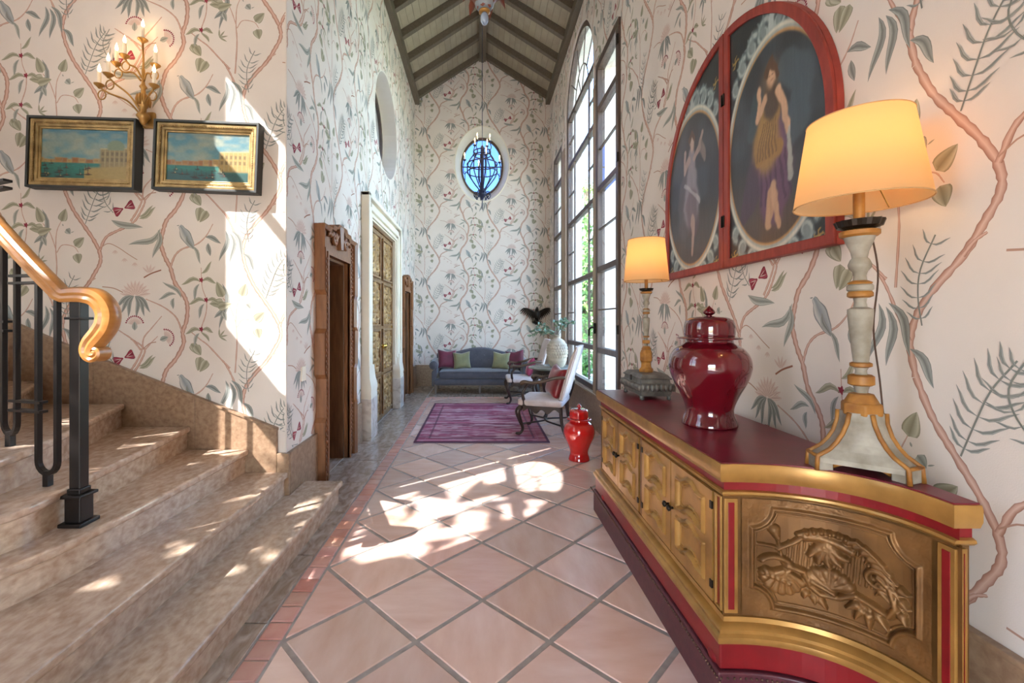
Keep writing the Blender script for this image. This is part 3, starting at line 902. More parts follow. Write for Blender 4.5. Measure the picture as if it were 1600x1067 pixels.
def oval_window(name, c, fn, depth, gl, bars):
    w = holder(name, fn(c[0], c[1], depth))
    n = 48
    k = .78 if bars else .9
    ring = lambda f, d: [fn(c[0] + c[2] * f * math.cos(2 * PI * i / n), c[1] + c[3] * f * math.sin(2 * PI * i / n), d) for i in range(n)]
    if bars:      # splayed plaster reveal
        MB().loft([ring(1.0, -.006), ring(.99, .0), ring(k + .02, depth - .02), ring(k + .02, depth + .05), ring(1.05, depth + .06), ring(1.05, .004)], closed=True).build('reveal', PLASTER, w, world=True, smooth='auto')
    MB().loft([ring(k + .03, depth - .02), ring(k - .05, depth - .02), ring(k - .05, depth + .03), ring(k + .03, depth + .03)], closed=True).build('frame', WINW, w, world=True)
    MB().prism([(c[0] + c[2] * (k - .04) * math.cos(2 * PI * i / n), c[1] + c[3] * (k - .04) * math.sin(2 * PI * i / n)) for i in range(n)], fn, depth, depth + .004).build('pane', gl, w, world=True)
    if not bars:
        MB().loft([ring(k + .02, depth - .01), ring(1.08, depth - .01), ring(1.08, depth + .02), ring(k + .02, depth + .02)], closed=True).build('backing', PLASTER, w, world=True)
    else:
        MB().prism(rect(c[0] - c[2] * k, c[0] + c[2] * k, c[1] - .01, c[1] + .01), fn, depth - .012, depth + .012).build('glazing_bar', WINW, w, world=True)
    return w
oval_window('window_8', OVAL, back, .2, GLSB, True)
oval_window('window_9', NICHE, left, .25, GLS, False)
# ------------------------------------------------------------------ doors on the hall's left wall
def carved_frame(name, y0, y1, h):
    """Small doorway with a heavy eared and carved timber frame; the opening is y0..y1 x h."""
    d = holder(name, (XL, (y0 + y1) / 2, 0))
    c, hw, H = (y0 + y1) / 2, (y1 - y0) / 2, h
    k = H / 2.05
    steps = [(0, .0), (.56 * k, .0), (.60 * k, .03), (.94 * k, .03), (.98 * k, -.012), (1.34 * k, -.012), (1.38 * k, .03), (1.68 * k, .03), (1.72 * k, -.008), (2.30 * k, -.008)]
    ow = hw + .185
    Lft = [(c - ow + s, z) for z, s in steps]; Rgt = [(c + ow - s, z) for z, s in steps[::-1]]
    crest = [(c - .30, 2.30 * k), (c - .27, 2.335 * k), (c - .16, 2.335 * k), (c - .12, 2.37 * k), (c + .12, 2.37 * k), (c + .16, 2.335 * k), (c + .27, 2.335 * k), (c + .30, 2.30 * k)]
    inner = [(y1, .002), (y1, H), (y0, H), (y0, .002)]
    body = Lft + crest + Rgt + inner
    MB().prism(body, left, .0, -.045).build('frame_board', WOODO, d, bevel=.005, world=True)
    edge = Lft + crest + Rgt
    m = MB()
    prof = [(-.0, -.045), (.03, -.045), (.03, .0), (.022, .045), (.006, .055), (.0, .04)]
    off = []
    for q, (u, z) in enumerate(edge):
        inw = 1 if u < c - .05 else (-1 if u > c + .05 else 0)
        off.append((u + inw * .038 * (1 if abs(u - c) > .31 else .3), z - (.035 if z > 2.29 * k else 0)))
    for q in range(len(edge) - 1):
        a, b, e, f = edge[q], edge[q + 1], off[q], off[q + 1]
        vs = [left(*a, -.04), left(*b, -.04), left(*b, -.095), left(*a, -.095), left(*e, -.04), left(*f, -.04), left(*f, -.075), left(*e, -.075)]
        m.add(vs, [(0, 1, 2, 3), (7, 6, 5, 4), (3, 2, 6, 7), (0, 4, 5, 1), (0, 3, 7, 4), (1, 5, 6, 2)])
    m.build('outer_moulding', WOODO, d, world=True)
    for sg in (-1, 1):     # carved bead runs on the ears
        m = MB()
        for z in np.arange(.1, 2.22 * k, .045):
            m.ell(left(c + sg * (ow - .065), z, -.05), (.012, .013, .018), 6, 4)
        m.build('bead_run', WOODO, d, world=True, smooth=True)
    loop = [(y0 - .02, .002), (y0 - .02, H + .02), (y1 + .02, H + .02), (y1 + .02, .002)]
    for w_, dp, nm in ((.03, .07, 'inner_moulding'), (.062, .058, 'inner_fillet')):
        m = MB()
        for a, b in ((0, 1), (1, 2), (2, 3)):
            (u0, z0), (u1, z1) = loop[a], loop[b]
            if a == 1: m.prism(rect(y0 - w_, y1 + w_, H, H + w_), left, -.04, -dp)
            else:
                s = -1 if a == 0 else 1
                uu = sorted((y0 if s < 0 else y1, (y0 if s < 0 else y1) + s * w_))
                m.prism(rect(uu[0], uu[1], .002, H), left, -.04, -dp)
        m.build(nm, WOODO, d, world=True)
    m = MB()
    for z in np.arange(.06, H, .05):
        m.ell(left(y0 - .045, z, -.06), (.01, .012, .018), 6, 4); m.ell(left(y1 + .045, z, -.06), (.01, .012, .018), 6, 4)
    m.build('inner_bead_run', WOODO, d, world=True, smooth=True)
    for sg in (-1, 1):     # scrolls on the head
        P = []
        for t in np.linspace(0, 1, 30):
            a = sg * (t * 3.4 * PI) + PI / 2; r = .058 * (1 - .75 * t)
            P.append(left(c + sg * .17 + r * math.cos(a), (2.22 * k) + r * math.sin(a), -.065))
        MB().tube(P, np.linspace(.02, .012, 30), 8).build('scroll', WOODO, d, world=True, smooth=True)
        MB().tube([left(c + sg * q, 2.28 * k - .09 * math.sin((q - .05) * 9), -.06) for q in (.05, .09, .13, .17)], .02, 8).build('scroll_arm', WOODO, d, world=True, smooth=True)
        MB().tube([left(c + sg * q, zz * k, -.06) for q, zz in ((.2, 2.27), (.26, 2.24), (.31, 2.26), (.34, 2.22))], [.022, .02, .018, .012], 8).build('scroll_tail', WOODO, d, world=True, smooth=True)
    MB().loft([[left(c + a, zz, -dd) for a, dd in ((-w, .04), (-w, .085), (0, .1), (w, .085), (w, .04))] for zz, w in ((2.14 * k, .03), (2.2 * k, .04), (2.36 * k, .07))]).build('keystone', WOODO, d, world=True)
    for u in (y0, y1 - .02): MB().prism(rect(u, u + .02, .002, H), left, .001, .34).build('jamb_lining', WOODD, d, world=True)
    MB().prism(rect(y0 + .02, y1 - .02, H - .02, H), left, .001, .34).build('head_lining', WOODD, d, world=True)
    leaf = MB().prism(rect(y0 + .021, y1 - .021, .004, H - .021), left, .20, .24).build('door_leaf', WOODD, d, bevel=.003, world=True)
    for a, b in ((.1, .8), (.9, 1.35), (1.45, H - .12)):
        q = MB().holed(rect(y0 + .09, y1 - .09, a, b), [rect(y0 + .13, y1 - .13, a + .04, b - .04)], left, .2, .185).build('panel_moulding', WOODD, leaf, bevel=.004)
        MB().prism(rect(y0 + .16, y1 - .16, a + .07, b - .07), left, .2, .188).build('panel', WOODD, leaf, bevel=.006)
    for q in leaf.children: q.location = (-d.location.x, -d.location.y, -d.location.z)
    return d
carved_frame('door_1', *D1)
carved_frame('door_2', *D3)

CARV = M('gilded carving', 'B48E58', .45, metal=.2, col2='785632', ns=16, bump=.1, bs=80)
# double doors with carved gilt panels in a white surround
dd = holder('door_3', (XL, 6.56, 0))
Y0, Y1, DH = D2
def acanthus(U, V, w, h, seed):
    """Carved foliage for a panel, u and v from its middle."""
    H = np.zeros_like(U)
    A = np.abs(U)
    sp = lambda cx, cy, r, a0, turns, rr: [(cx + r * (1 - .8 * t) * math.cos(a0 + turns * 2 * PI * t), cy + r * (1 - .8 * t) * math.sin(a0 + turns * 2 * PI * t)) for t in np.linspace(0, 1, 18)]
    for cy in (-.27 * h, .22 * h):
        H = np.maximum(H, stroke(A, V, sp(w * .2, cy, w * .2, -1.9, 1.1, 0), w * .05, w * .03, .016))
        for a in (-.6, .1, .8, 1.6, 2.4):
            H = np.maximum(H, stroke(A, V, [(w * .2 + w * .1 * math.cos(a), cy + w * .1 * math.sin(a)), (w * .2 + w * .26 * math.cos(a + .3), cy + w * .26 * math.sin(a + .3))], w * .045, w * .015, .014))
    H = np.maximum(H, stroke(U, V, [(0, -.45 * h), (0, .45 * h)], w * .05, w * .04, .015))
    for v in (-.1, .03, .16, .3):
        H = np.maximum(H, stroke(A, V, [(0, v * h), (w * .12, v * h + w * .15), (w * .3, v * h + w * .12)], w * .06, w * .02, .017))
    H = np.maximum(H, stroke(U, V, [(0, .38 * h), (0, .42 * h)], w * .12, w * .1, .02))
    return H + .002 * vnoise(U * 160, V * 160, seed)
mid = (Y0 + Y1) / 2
for li, (a, b) in enumerate(((Y0 + .015, mid - .003), (mid + .003, Y1 - .015))):
    leaf = MB().prism(rect(a, b, .006, DH - .02), left, .02, .07).build('door_leaf', WOODG, dd, bevel=.004, world=True)
    kids = []
    zs = [(.10, .62), (.72, 1.30), (1.40, 1.98), (2.08, 2.64)]
    for pi_, (z0, z1) in enumerate(zs):
        u0, u1 = a + .11, b - .11
        kids.append(MB().holed(rect(u0 - .035, u1 + .035, z0 - .03, z1 + .03), [rect(u0, u1, z0, z1)], left, .02, -.012).build('panel_moulding', WOODG, leaf, bevel=.006))
        nx, ny = 34, 40
        U, V = np.meshgrid(np.linspace(u0, u1, nx), np.linspace(z0, z1, ny))
        Hh = acanthus(U - (u0 + u1) / 2, V - (z0 + z1) / 2, u1 - u0, z1 - z0, 5)
        P = [[left(U[j, i], V[j, i], .019 - Hh[j, i] * 2.2) for i in range(nx)] for j in range(ny)]
        kids.append(MB().grid(P).build('carved_panel', CARV, leaf, smooth=True))
    s = -1 if li == 0 else 1
    m = MB(); u = (b - .05) if li == 0 else (a + .05)
    m.lathe([(.028, 0), (.028, .01), (.012, .014), (.012, .04), (.03, .05), (.034, .07), (.02, .085), (.004, .09)], 14)
    m.v = [left(u + p[0], 1.08 + p[1], .02 - p[2]) for p in m.v]
    kids.append(m.build('door_knob', BRASS, leaf, smooth=True))
    for z in (.3, 1.3, 2.3):
        kids.append(MB().prism(rect(a - .004 if li == 0 else b - .012, a + .012 if li == 0 else b + .004, z, z + .12), left, .02, .008).build('hinge', BRASS, leaf))
    if li == 0:
        kids.append(MB().prism(rect(b - .015, b + .006, .9, 1.32), left, .02, .012).build('lock_plate', BRASS, leaf))
    for q in kids: q.location = (-dd.location.x, -dd.location.y, -dd.location.z)
for a, b in ((Y0 - .30, Y0), (Y1, Y1 + .30)):
    o = -1 if a < Y0 else 1
    inner = b if o < 0 else a
    outer = a if o < 0 else b
    def strip(f0, f1, d, z0, z1, nm, mt, bev=.006):
        uu = sorted((inner + (outer - inner) * f0, inner + (outer - inner) * f1))
        return MB().prism(rect(uu[0], uu[1], z0, z1), left, .0 if d > 0 else .02, -abs(d)).build(nm, mt, dd, bevel=bev, world=True)
    strip(.0, .95, .05, .5, 2.98, 'pilaster', PLASTER)
    strip(.05, .18, .075, .84, 2.80, 'pilaster_bead', PLASTER); strip(.30, .62, .085, .84, 2.88, 'pilaster_band', PLASTER, .012); strip(.74, 1.0, .105, .78, 3.02, 'pilaster_edge', PLASTER, .012)
    strip(-.04, 1.06, .13, .0, .50, 'marble_block', MARBLE, .005)
    # console foot swelling towards the block
    ring = lambda z, d, e: [left(inner + (outer - inner) * (-.02 + e), z, -.001), left(inner + (outer - inner) * (-.02 + e), z, -d), left(inner + (outer - inner) * 1.02, z, -d), left(inner + (outer - inner) * 1.02, z, -.001)]
    MB().loft([ring(.5, .125, 0), ring(.53, .127, 0), ring(.56, .122, 0), ring(.62, .128, -.06), ring(.68, .12, -.04), ring(.74, .108, .05), ring(.82, .106, .15), ring(.90, .106, .25)]).build('console_foot', PLASTER, dd, world=True, smooth='auto')
MB().prism(rect(Y0 - .285, Y1 + .285, DH + .0, 2.98), left, .0, -.05).build('lintel', PLASTER, dd, bevel=.006, world=True)
MB().prism(rect(Y0 - .03, Y1 + .03, DH + .02, DH + .06), left, .0, -.075).build('lintel_bead', PLASTER, dd, bevel=.008, world=True)
MB().prism(rect(Y0 - .1, Y1 + .1, DH + .09, DH + .18), left, .0, -.085).build('lintel_band', PLASTER, dd, bevel=.012, world=True)
MB().prism(rect(Y0 - .30, Y1 + .30, DH + .215, DH + .27), left, .0, -.105).build('lintel_edge', PLASTER, dd, bevel=.012, world=True)
for u in (Y0, Y1 - .014): MB().prism(rect(u, u + .014, .002, DH), left, .001, .34).build('jamb_lining', WOODG, dd, world=True)
MB().prism(rect(Y0 + .014, Y1 - .014, DH - .018, DH), left, .001, .34).build('head_lining', WOODG, dd, world=True)

for nm_, (a, b, _h) in (('door_1', D1), ('door_3', D2), ('door_2', D3)):
    MB().prism(rect(a + .02, b - .02, .0021, .0035), left, .002, .33).build('threshold', TRAVG, bpy.data.objects[nm_], world=True)
sw = tag(MB().prism(rect(3.60, 3.68, .96, 1.08), left, 0, -.012).build('switch_plate', PLASTER, bevel=.004), 'white light switch plate on the wallpaper beside the nearer carved doorframe', 'light switch')
th = tag(MB().prism(rect(5.10, 5.17, 1.46, 1.57), left, 0, -.025).build('thermostat', PLASTER, bevel=.004), 'small white thermostat between the carved doorframe and the white surround', 'thermostat')

# ------------------------------------------------------------------ outside
ground = struct(MB().box(-40, 40, -30, 45, -.6, -.145).build('ground', LAWN))
struct(MB().box(XR + .3, 8, 2, 14, -.145, -.10).build('terrace', GRAVEL))
struct(MB().box(-30, 30, -12, YN - .31, -.145, -.02).build('forecourt', GRAVEL))
def pier(x0, x1, y0, y1, h, label):
    t = thing('stucco_pier', label, 'pier', ((x0 + x1) / 2, (y0 + y1) / 2, -.12))
    MB().box(x0, x1, y0, y1, -.12, h).build('shaft', STUCCO, t, bevel=.01, world=True)
    MB().box(x0 - .04, x1 + .04, y0 - .04, y1 + .04, -.12, .25).build('plinth', STUCCO, t, bevel=.01, world=True)
    MB().box(x0 - .05, x1 + .05, y0 - .05, y1 + .05, h, h + .2).build('capital', STUCCO, t, bevel=.01, world=True)
pier(2.64, 3.35, 9.1, 9.8, 7.0, 'white stucco pier just outside the nearest tall casement window')
struct(MB().box(XR + .3, 2.17, 9.62, 10.3, -.12, 7.5).build('wall_wing', STUCCO))
struct(MB().box(-2.75, -2.6, YL + .31, YB + .3, -.14, 8.0).build('wall_sun_block', STUCCO))  # unseen wall added to keep the sun out of the oval niche

def leaf_cloud(centre, radii, n, size, seed, flat=.0, hollow=0.0):
    r = np.random.default_rng(seed)
    d = r.normal(size=(n, 3)); d /= np.linalg.norm(d, axis=1, keepdims=True)
    rad = (hollow + (1 - hollow) * r.random((n, 1)) ** .45)
    c = d * rad * np.array(radii) * (1 + .25 * np.sin(d[:, :1] * 5 + d[:, 2:] * 7)) + np.array(centre)
    a = r.normal(size=(n, 3)); a /= np.linalg.norm(a, axis=1, keepdims=True)
    b = np.cross(a, r.normal(size=(n, 3))); b /= np.linalg.norm(b, axis=1, keepdims=True)
    s = size * (.6 + .8 * r.random((n, 1)))
    V = np.stack([c - a * s, c + b * s * .42, c + a * s, c - b * s * .42], 1).reshape(-1, 3)
    m = MB(); m.v = [tuple(v) for v in V]; m.f = [(4 * i, 4 * i + 1, 4 * i + 2, 4 * i + 3) for i in range(n)]
    return m
def tree(label, x, y, h, rad, n, size, mat, seed, rz=None, group=None, cat='tree', nm='garden_tree', z0=None):
    t = thing(nm, label, cat, (x, y, -.145), group=group)
    zc = h if z0 is None else z0
    leaf_cloud((0, 0, zc), (rad, rad, rz or rad), n, size, seed).build('foliage', mat, t, fix=False)
    r = random.Random(seed)
    MB().tube([(0, 0, 0), (.05, .02, zc * .4), (-.03, .04, zc * .75), (0, 0, zc)], [.14, .12, .09, .04], 8).build('trunk', BARK, t, smooth=True)
    for k in range(5):
        a = k * 1.3
        MB().tube([(0, .02, zc * .6), (rad * .3 * math.cos(a), rad * .3 * math.sin(a), zc * .8), (rad * .7 * math.cos(a), rad * .7 * math.sin(a), zc)], [.05, .04, .015], 6).build('branch', BARK, t, smooth=True)
    return t
tree('slender green tree seen through the middle of the arched window', 3.3, 14.4, 2.9, .95, 2600, .11, LEAFG, 3, 2.4)
tree('tall sunlit tree outside the stairwell windows', -9.0, -4.0, 8.1, 2.5, 1800, .20, LEAFG, 6, 2.3)
for k, (x, y) in enumerate(((2.75, 12.0), (3.75, 12.3), (4.8, 12.7))):
    t = thing('garden_shrub', ['low shrub nearest the wing wall outside the arched window', 'low shrub between two others outside the arched window', 'low shrub farthest from the wing wall outside the arched window'][k], 'shrub', (x, y, -.145), group='shrubs outside the arched window')
    leaf_cloud((0, 0, .38), (.36, .36, .36), 700, .07, 20 + k).build('foliage', LEAFG, t, fix=False)
    MB().tube([(0, 0, 0), (.02, 0, .3)], .03, 6).build('stem', BARK, t)
palm = thing('palm_tree', 'bright green palm rising against the sky beyond the arched window', 'palm tree', (4.62, 19.4, -.145))
MB().tube([(0, 0, 0), (.06, 0, 2.5), (.02, 0, 5.2), (0, 0, 7.2)], [.16, .14, .13, .12], 10).build('trunk', BARK, palm, smooth=True)
for k in range(16):
    a = k * 2 * PI / 16 + .1; up = .9 if k % 2 else .25
    C = [(1.9 * t * math.cos(a), 1.9 * t * math.sin(a), 7.2 + up * 1.8 * t - 1.9 * t * t) for t in np.linspace(0, 1, 9)]
    m = MB().tube(C, np.linspace(.02, .006, 9), 5)
    for i in range(1, 9):
        p = Vector(C[i]); d = (Vector(C[i]) - Vector(C[i - 1])).normalized(); sd = d.cross(Vector((0, 0, 1))).normalized()
        for s in (-1, 1):
            for e in (0, .5):
                q = p - d * e * .22; tip = q + sd * s * .34 + d * .26 - Vector((0, 0, .12))
                m.add([q, q + d * .05, tip, q - d * .01], [(0, 1, 2), (0, 2, 3)])
    m.build('frond', PALMG, palm, fix=False)
# ------------------------------------------------------------------ stair railing
rail = thing('stair_railing', 'black iron stair railing with a varnished oak handrail ending in a scroll', 'railing', (-1.87, 2.09, RIS * 3))
RX, RY, RZ = -1.87, 2.09, RIS * 3
m = MB()
m.box(RX - .054, RX + .054, RY - .054, RY + .054, RZ, RZ + .018).box(RX - .037, RX + .037, RY - .037, RY + .037, RZ + .018, RZ + .13)
m.box(RX - .05, RX + .05, RY - .05, RY + .05, RZ + .13, RZ + .145).box(RX - .031, RX + .031, RY - .031, RY + .031, RZ + .145, RZ + .17)
m.build('newel_base', IRON, rail, bevel=.004, world=True)
MB().box(RX - .025, RX + .025, RY - .025, RY + .025, RZ + .17, 1.545).build('newel_post', IRON, rail, bevel=.003, world=True)
MB().box(RX - .038, RX + .038, RY - .038, RY + .038, 1.455, 1.467).build('newel_collar', IRON, rail, bevel=.003, world=True)
prof = [(-.034, -.028), (.034, -.028), (.04, -.012), (.034, .0), (.041, .012), (.036, .03), (.02, .038), (-.02, .038), (-.036, .03), (-.041, .012), (-.034, .0), (-.04, -.012)]
up = [(-4.1, 3.0, 3.25), (-3.4, 2.68, 2.72), (-2.75, 2.36, 2.20), (-2.36, 2.2, 1.90), (-2.12, 2.135, 1.70), (-1.965, 2.10, 1.573)]
lvl = [(-1.93, 2.095, 1.563), (-1.86, 2.085, 1.566)]
px = lambda x, y, Y=2.075: ((x - 750) * Y / 700, Y, 1.45 - (y - 501) * Y / 700)
sc = [px(140, 463), px(153, 467), px(164, 478), px(169, 492), px(166, 508), px(157, 522), px(147, 534), px(142, 545), px(144, 554), px(151, 558), px(158, 555), px(159, 549), px(154, 547)]
curve = catmull(lvl + sc, 4)
path = catmull(up, 5)[:-1] + [Vector(up[-1])] + curve
n1 = len(path) - len(curve)
scale = [1.0] * n1 + [1 + .18 * math.sin(PI * min(1, k / (len(curve) * .7))) - .45 * max(0, (k / len(curve) - .55)) / .45 for k in range(len(curve))]
m = MB(); rings = []
for i, p in enumerate(path):
    d = (path[min(i + 1, len(path) - 1)] - path[max(i - 1, 0)]).normalized()
    sx = Vector((d.y, -d.x, 0)) if i < n1 else Vector((0, -1, 0))
    sx.normalize()
    if i >= n1: sx = Vector((.0, -1, 0))
    else: sx = Vector((.22, -1, 0)).normalized()
    u = d.cross(sx).normalized() * -1
    if i < n1 and u.z < 0: u = -u
    k = scale[i]
    rings.append([p + sx * a * (1 if i < n1 else 1.0) + u * b * k for a, b in prof])
m.loft(rings).build('handrail', RAIL, rail, world=True, smooth='auto')
def hairpin(a, b, zb, zta, ztb, nm='baluster'):
    """A flat iron bar bent into a U: bars at plan points a and b, its bend at zb standing on a short stub."""
    a, b = Vector((*a, 0)), Vector((*b, 0)); r = (b - a).length / 2; c = (a + b) / 2; d = (b - a).normalized()
    P = [Vector((a.x, a.y, zta))] + [c + d * (-r * math.cos(t)) + Vector((0, 0, zb + r - r * math.sin(t))) for t in np.linspace(0, PI, 11)] + [Vector((b.x, b.y, ztb))]
    m = MB().sweep([(-.011, -.011), (.011, -.011), (.011, .011), (-.011, .011)], P, (d.y, -d.x, 0), fixed=True)
    m.box(c.x - .014, c.x + .014, c.y - .014, c.y + .014, zb - .06, zb + .012)
    return m.build(nm, IRON, rail, bevel=.002, world=True)
hp = []
for k, (c, s) in enumerate((((-2.035, 2.11), 4), ((-2.285, 2.18), 5), ((-2.57, 2.29), 6), ((-2.87, 2.43), 7))):
    c = Vector((*c, 0)); d = Vector((-.92, .36 if k else .2, 0)).normalized(); r = .058
    a, b = c - d * r, c + d * r
    zt = lambda q: float(np.interp(-q.x, [1.97, 2.12, 2.36, 2.75, 3.4], [1.56, 1.69, 1.885, 2.19, 2.70])) - .02
    hairpin((a.x, a.y), (b.x, b.y), RIS * s + .06, zt(a), zt(b)); hp.append((a, b))
for k in range(3):
    p, q = hp[k][1], hp[k + 1][0]
    for z in ((1.63, 1.665) if k == 0 else (1.85 + .25 * k, 1.885 + .25 * k)) + ((1.02, 1.065) if k == 0 else (1.2 + .2 * k, 1.245 + .2 * k)):
        d = (q - p).normalized() * .035
        MB().bar((p.x - d.x, p.y - d.y, z), (q.x + d.x, q.y + d.y, z), .035, .012).build('link_bar', IRON, rail, world=True)
d = Vector((-.25, .05, 0))

# ------------------------------------------------------------------ boxed pictures
def harbour(w, h, seed, side):
    nx, ny = 130, 84
    U, V = np.meshgrid(np.linspace(0, 1, nx), np.linspace(1, 0, ny))   # v up
    C = np.zeros((ny, nx, 3))
    def mix(mask, col):
        mask = np.clip(mask, 0, 1)[..., None]
        C[:] = C * (1 - mask) + np.array(s2l(col)) * mask
    S = lambda d, e=.012: 1 / (1 + np.exp(-d / e))
    C[:] = np.array(s2l('6FA3B4')) * (1 - V[..., None]) * 1.2 + np.array(s2l('4F88A8')) * V[..., None]
    n = vnoise(U * 5 + 3, V * 6, seed) * .6 + vnoise(U * 11, V * 13, seed + 1) * .4
    mix(S(n - .05 - .25 * (V - .6), .12) * (V > .2) * .5, 'C4BCA4')
    mix(S(vnoise(U * 7, V * 9, seed + 2) - .35, .1) * .25, 'D8CAAC')
    hz = .33
    mix(S(hz - V, .004), '2F8C8A')
    mix(S(hz - V, .004) * S(vnoise(U * 30, V * 70, seed + 3) - .1, .2) * .5, '1F6E70')
    mix(S(hz - .22 - V, .05) * .5, '1C4E52')
    r = np.random.default_rng(seed)
    x = -.02
    while x < 1:      # a far row of ochre houses
        ww = r.uniform(.04, .09); hh = r.uniform(.05, .12) + (.10 * max(0, x - .5) if side > 0 else .04 * x)
        mix(S(np.minimum(np.minimum(U - x, x + ww - U), np.minimum(hz + hh - V, V - hz + .01)), .004), ['C08A50', 'B9763C', 'D0A468', 'A86E40'][r.integers(4)])
        for wx in np.arange(x + .012, x + ww - .01, .016):
            mix(S(np.minimum(np.minimum(U - wx, wx + .005 - U), np.minimum(hz + hh * .75 - V, V - hz - hh * .3)), .003) * .6, '6A4A30')
        x += ww
    b0 = .68 if side > 0 else .64
    top = .62
    mix(S(np.minimum(U - b0, np.minimum(top + .06 * (U - b0) - V, V - .2)), .006), 'A58E66' if side > 0 else 'C9A566')
    for wx in np.arange(b0 + .03, 1, .055):
        for wz in (.40, .52):
            mix(S(np.minimum(.012 - np.abs(U - wx), .035 - np.abs(V - wz)), .004) * .8, '5E4E38')
        mix(S(.004 - np.abs(U - wx - .027), .002) * (V < top) * (V > .22) * (U > b0) * .6, 'D8C8A0')
    mix(S(.008 - np.abs(V - top - .06 * (U - b0)), .004) * (U > b0), 'D9C79C')
    if side > 0:
        mix(S(1 - ((U - .86) / .10) ** 2 - ((V - .66) / .14) ** 2, .06) * (V > .6), '8E9A86')
        mix(S(.22 + .10 * (U - .5) - V, .01) * (U > .5), 'C2A468')
    else:
        mix(S(.2 - V, .02), '2A5E62')
    for k in range(15):   # boats
        bx, bz = r.uniform(.02, .6 if side > 0 else .7), r.uniform(.04, hz - .03); l = .025 + .10 * (hz - bz)
        mix(S(1 - ((U - bx) / l) ** 2 - ((V - bz + .012) / (l * .28)) ** 2, .15), '2C2018')
        mix(S(np.minimum(.003 - np.abs(U - bx), np.minimum(V - bz, bz + l * 2.2 - V)), .0015), '3A2A20')
        mix(S(1 - ((U - bx - .01) / .006) ** 2 - ((V - bz - .008) / .014) ** 2, .2), ['A03A28', 'D8C090', '4A3020'][k % 3])
    C *= (1 + .08 * vnoise(U * 60, V * 40, 9))[..., None] * np.array([.58, .60, .50])
    P = np.stack([(U - .5) * w, np.zeros_like(U), (V - .5) * h], -1)
    return P, np.clip(C, 0, 1)
def picture(name, label, x0, x1, z0, z1, tilt, seed, side):
    cx, cz = (x0 + x1) / 2, (z0 + z1) / 2; w, h = x1 - x0, z1 - z0
    t = thing(name, label, 'painting', (cx, YL, cz)); t.rotation_euler = (0, tilt, 0)
    fr = lambda a, b, d0, d1: MB().holed(rect(-w / 2 + a, w / 2 - a, -h / 2 + a, h / 2 - a), [rect(-w / 2 + b, w / 2 - b, -h / 2 + b, h / 2 - b)], lambda u, v, d: (u, d, v), d0, d1)
    fr(0, .018, -.085, -.002).build('box_frame', BLACKP, t, bevel=.003)
    MB().box(-w / 2 + .017, w / 2 - .017, -.03, -.004, -h / 2 + .017, h / 2 - .017).build('backing', BLACKP, t)
    fr(.018, .042, -.076, -.03).build('gilt_outer_moulding', GOLDP, t, bevel=.007)
    fr(.042, .068, -.064, -.03).build('gilt_cove', GOLDP, t, bevel=.006)
    fr(.068, .082, -.056, -.03).build('gilt_sight_edge', GOLDP, t, bevel=.004)
    m = MB()
    a = .036
    for u in np.arange(-w / 2 + a, w / 2 - a + .001, .0125):
        for s in (-1, 1): m.ell((u, -.072, s * (h / 2 - a - .008)), (.005, .006, .0075), 6, 4)
    for v in np.arange(-h / 2 + a + .02, h / 2 - a - .015, .0125):
        for s in (-1, 1): m.ell((s * (w / 2 - a - .008), -.072, v), (.0075, .006, .005), 6, 4)
    m.build('bead_run', GOLDP, t, smooth=True)['kind'] = 'stuff'
    P, C = harbour(w - .164, h - .164, seed, side)
    P[..., 1] = -.046
    color_grid('canvas', P, C, None, PAINT, t)
picture('boxed_painting', 'boxed harbour painting showing a domed building, in a beaded gilt frame', -3.295, -2.50, 2.41, 2.93, .03, 11, 1)
picture('boxed_painting', 'boxed harbour painting in a beaded gilt frame, hanging nearer the wall corner', -2.375, -1.61, 2.39, 2.90, .04, 23, -1)

# ------------------------------------------------------------------ lights: candle bulbs
FLAME = emit('warm candle bulb', 'FFD9A0', 9)
GLOWW = (1.0, .62, .28)
def point_light(loc, watts, parent, r=.02, col=GLOWW):
    l = bpy.data.lights.new('bulb_light', 'POINT'); l.energy = watts; l.color = col; l.shadow_soft_size = r
    o = bpy.data.objects.new('bulb_light', l); o.location = loc; link(o, parent)
    return o
def candle(t, p, h=.09, watts=0, r=.012, cup=GOLDP, sub=True):
    x, y, z = p
    c = MB().lathe([(.006, -.03), (.012, -.022), (.03, -.006), (.034, .0), (.026, .004), (.012, .004)], 14, (x, y, z)).build('candle_cup', cup, t, smooth=True)
    MB().lathe([(r, .002), (r, h), (r * .6, h + .004)], 12, (x, y, z)).build('candle_tube', CANDLE, c, smooth='auto')
    MB().lathe([(r * .45, h + .003), (r * .9, h + .016), (r * .85, h + .03), (r * .4, h + .05), (.001, h + .062)], 10, (x, y, z)).build('bulb', FLAME, c, smooth=True)
    if watts: point_light((x, y - .005, z + h + .03), watts, t)
sx, sz = -2.446, 2.93
sc_ = thing('wall_sconce', 'gilt wall sconce with seven lit candle bulbs on curling wire arms', 'sconce', (sx, YL, sz))
MB().lathe([(.012, -.06), (.02, -.045), (.03, -.02), (.045, .0), (.04, .015), (.022, .03), (.02, .06), (.036, .09), (.04, .12), (.034, .15), (.016, .17), (.014, .2), (.026, .215), (.014, .235), (.01, .26), (.012, .34), (.006, .36)], 16, (0, -.075, 0)).build('stem', GOLDL, sc_, smooth=True)
m = MB()
for k in range(8):
    a = k * PI / 4; m.tube([(.037 * math.cos(a), -.075 + .037 * math.sin(a), .08), (.043 * math.cos(a), -.075 + .043 * math.sin(a), .12), (.034 * math.cos(a), -.075 + .034 * math.sin(a), .155)], .007, 6)
m.build('fluting', GOLDL, sc_, smooth=True)
MB().box(-.045, .045, -.03, -.001, -.06, .06).build('back_plate', GOLDL, sc_, bevel=.01)
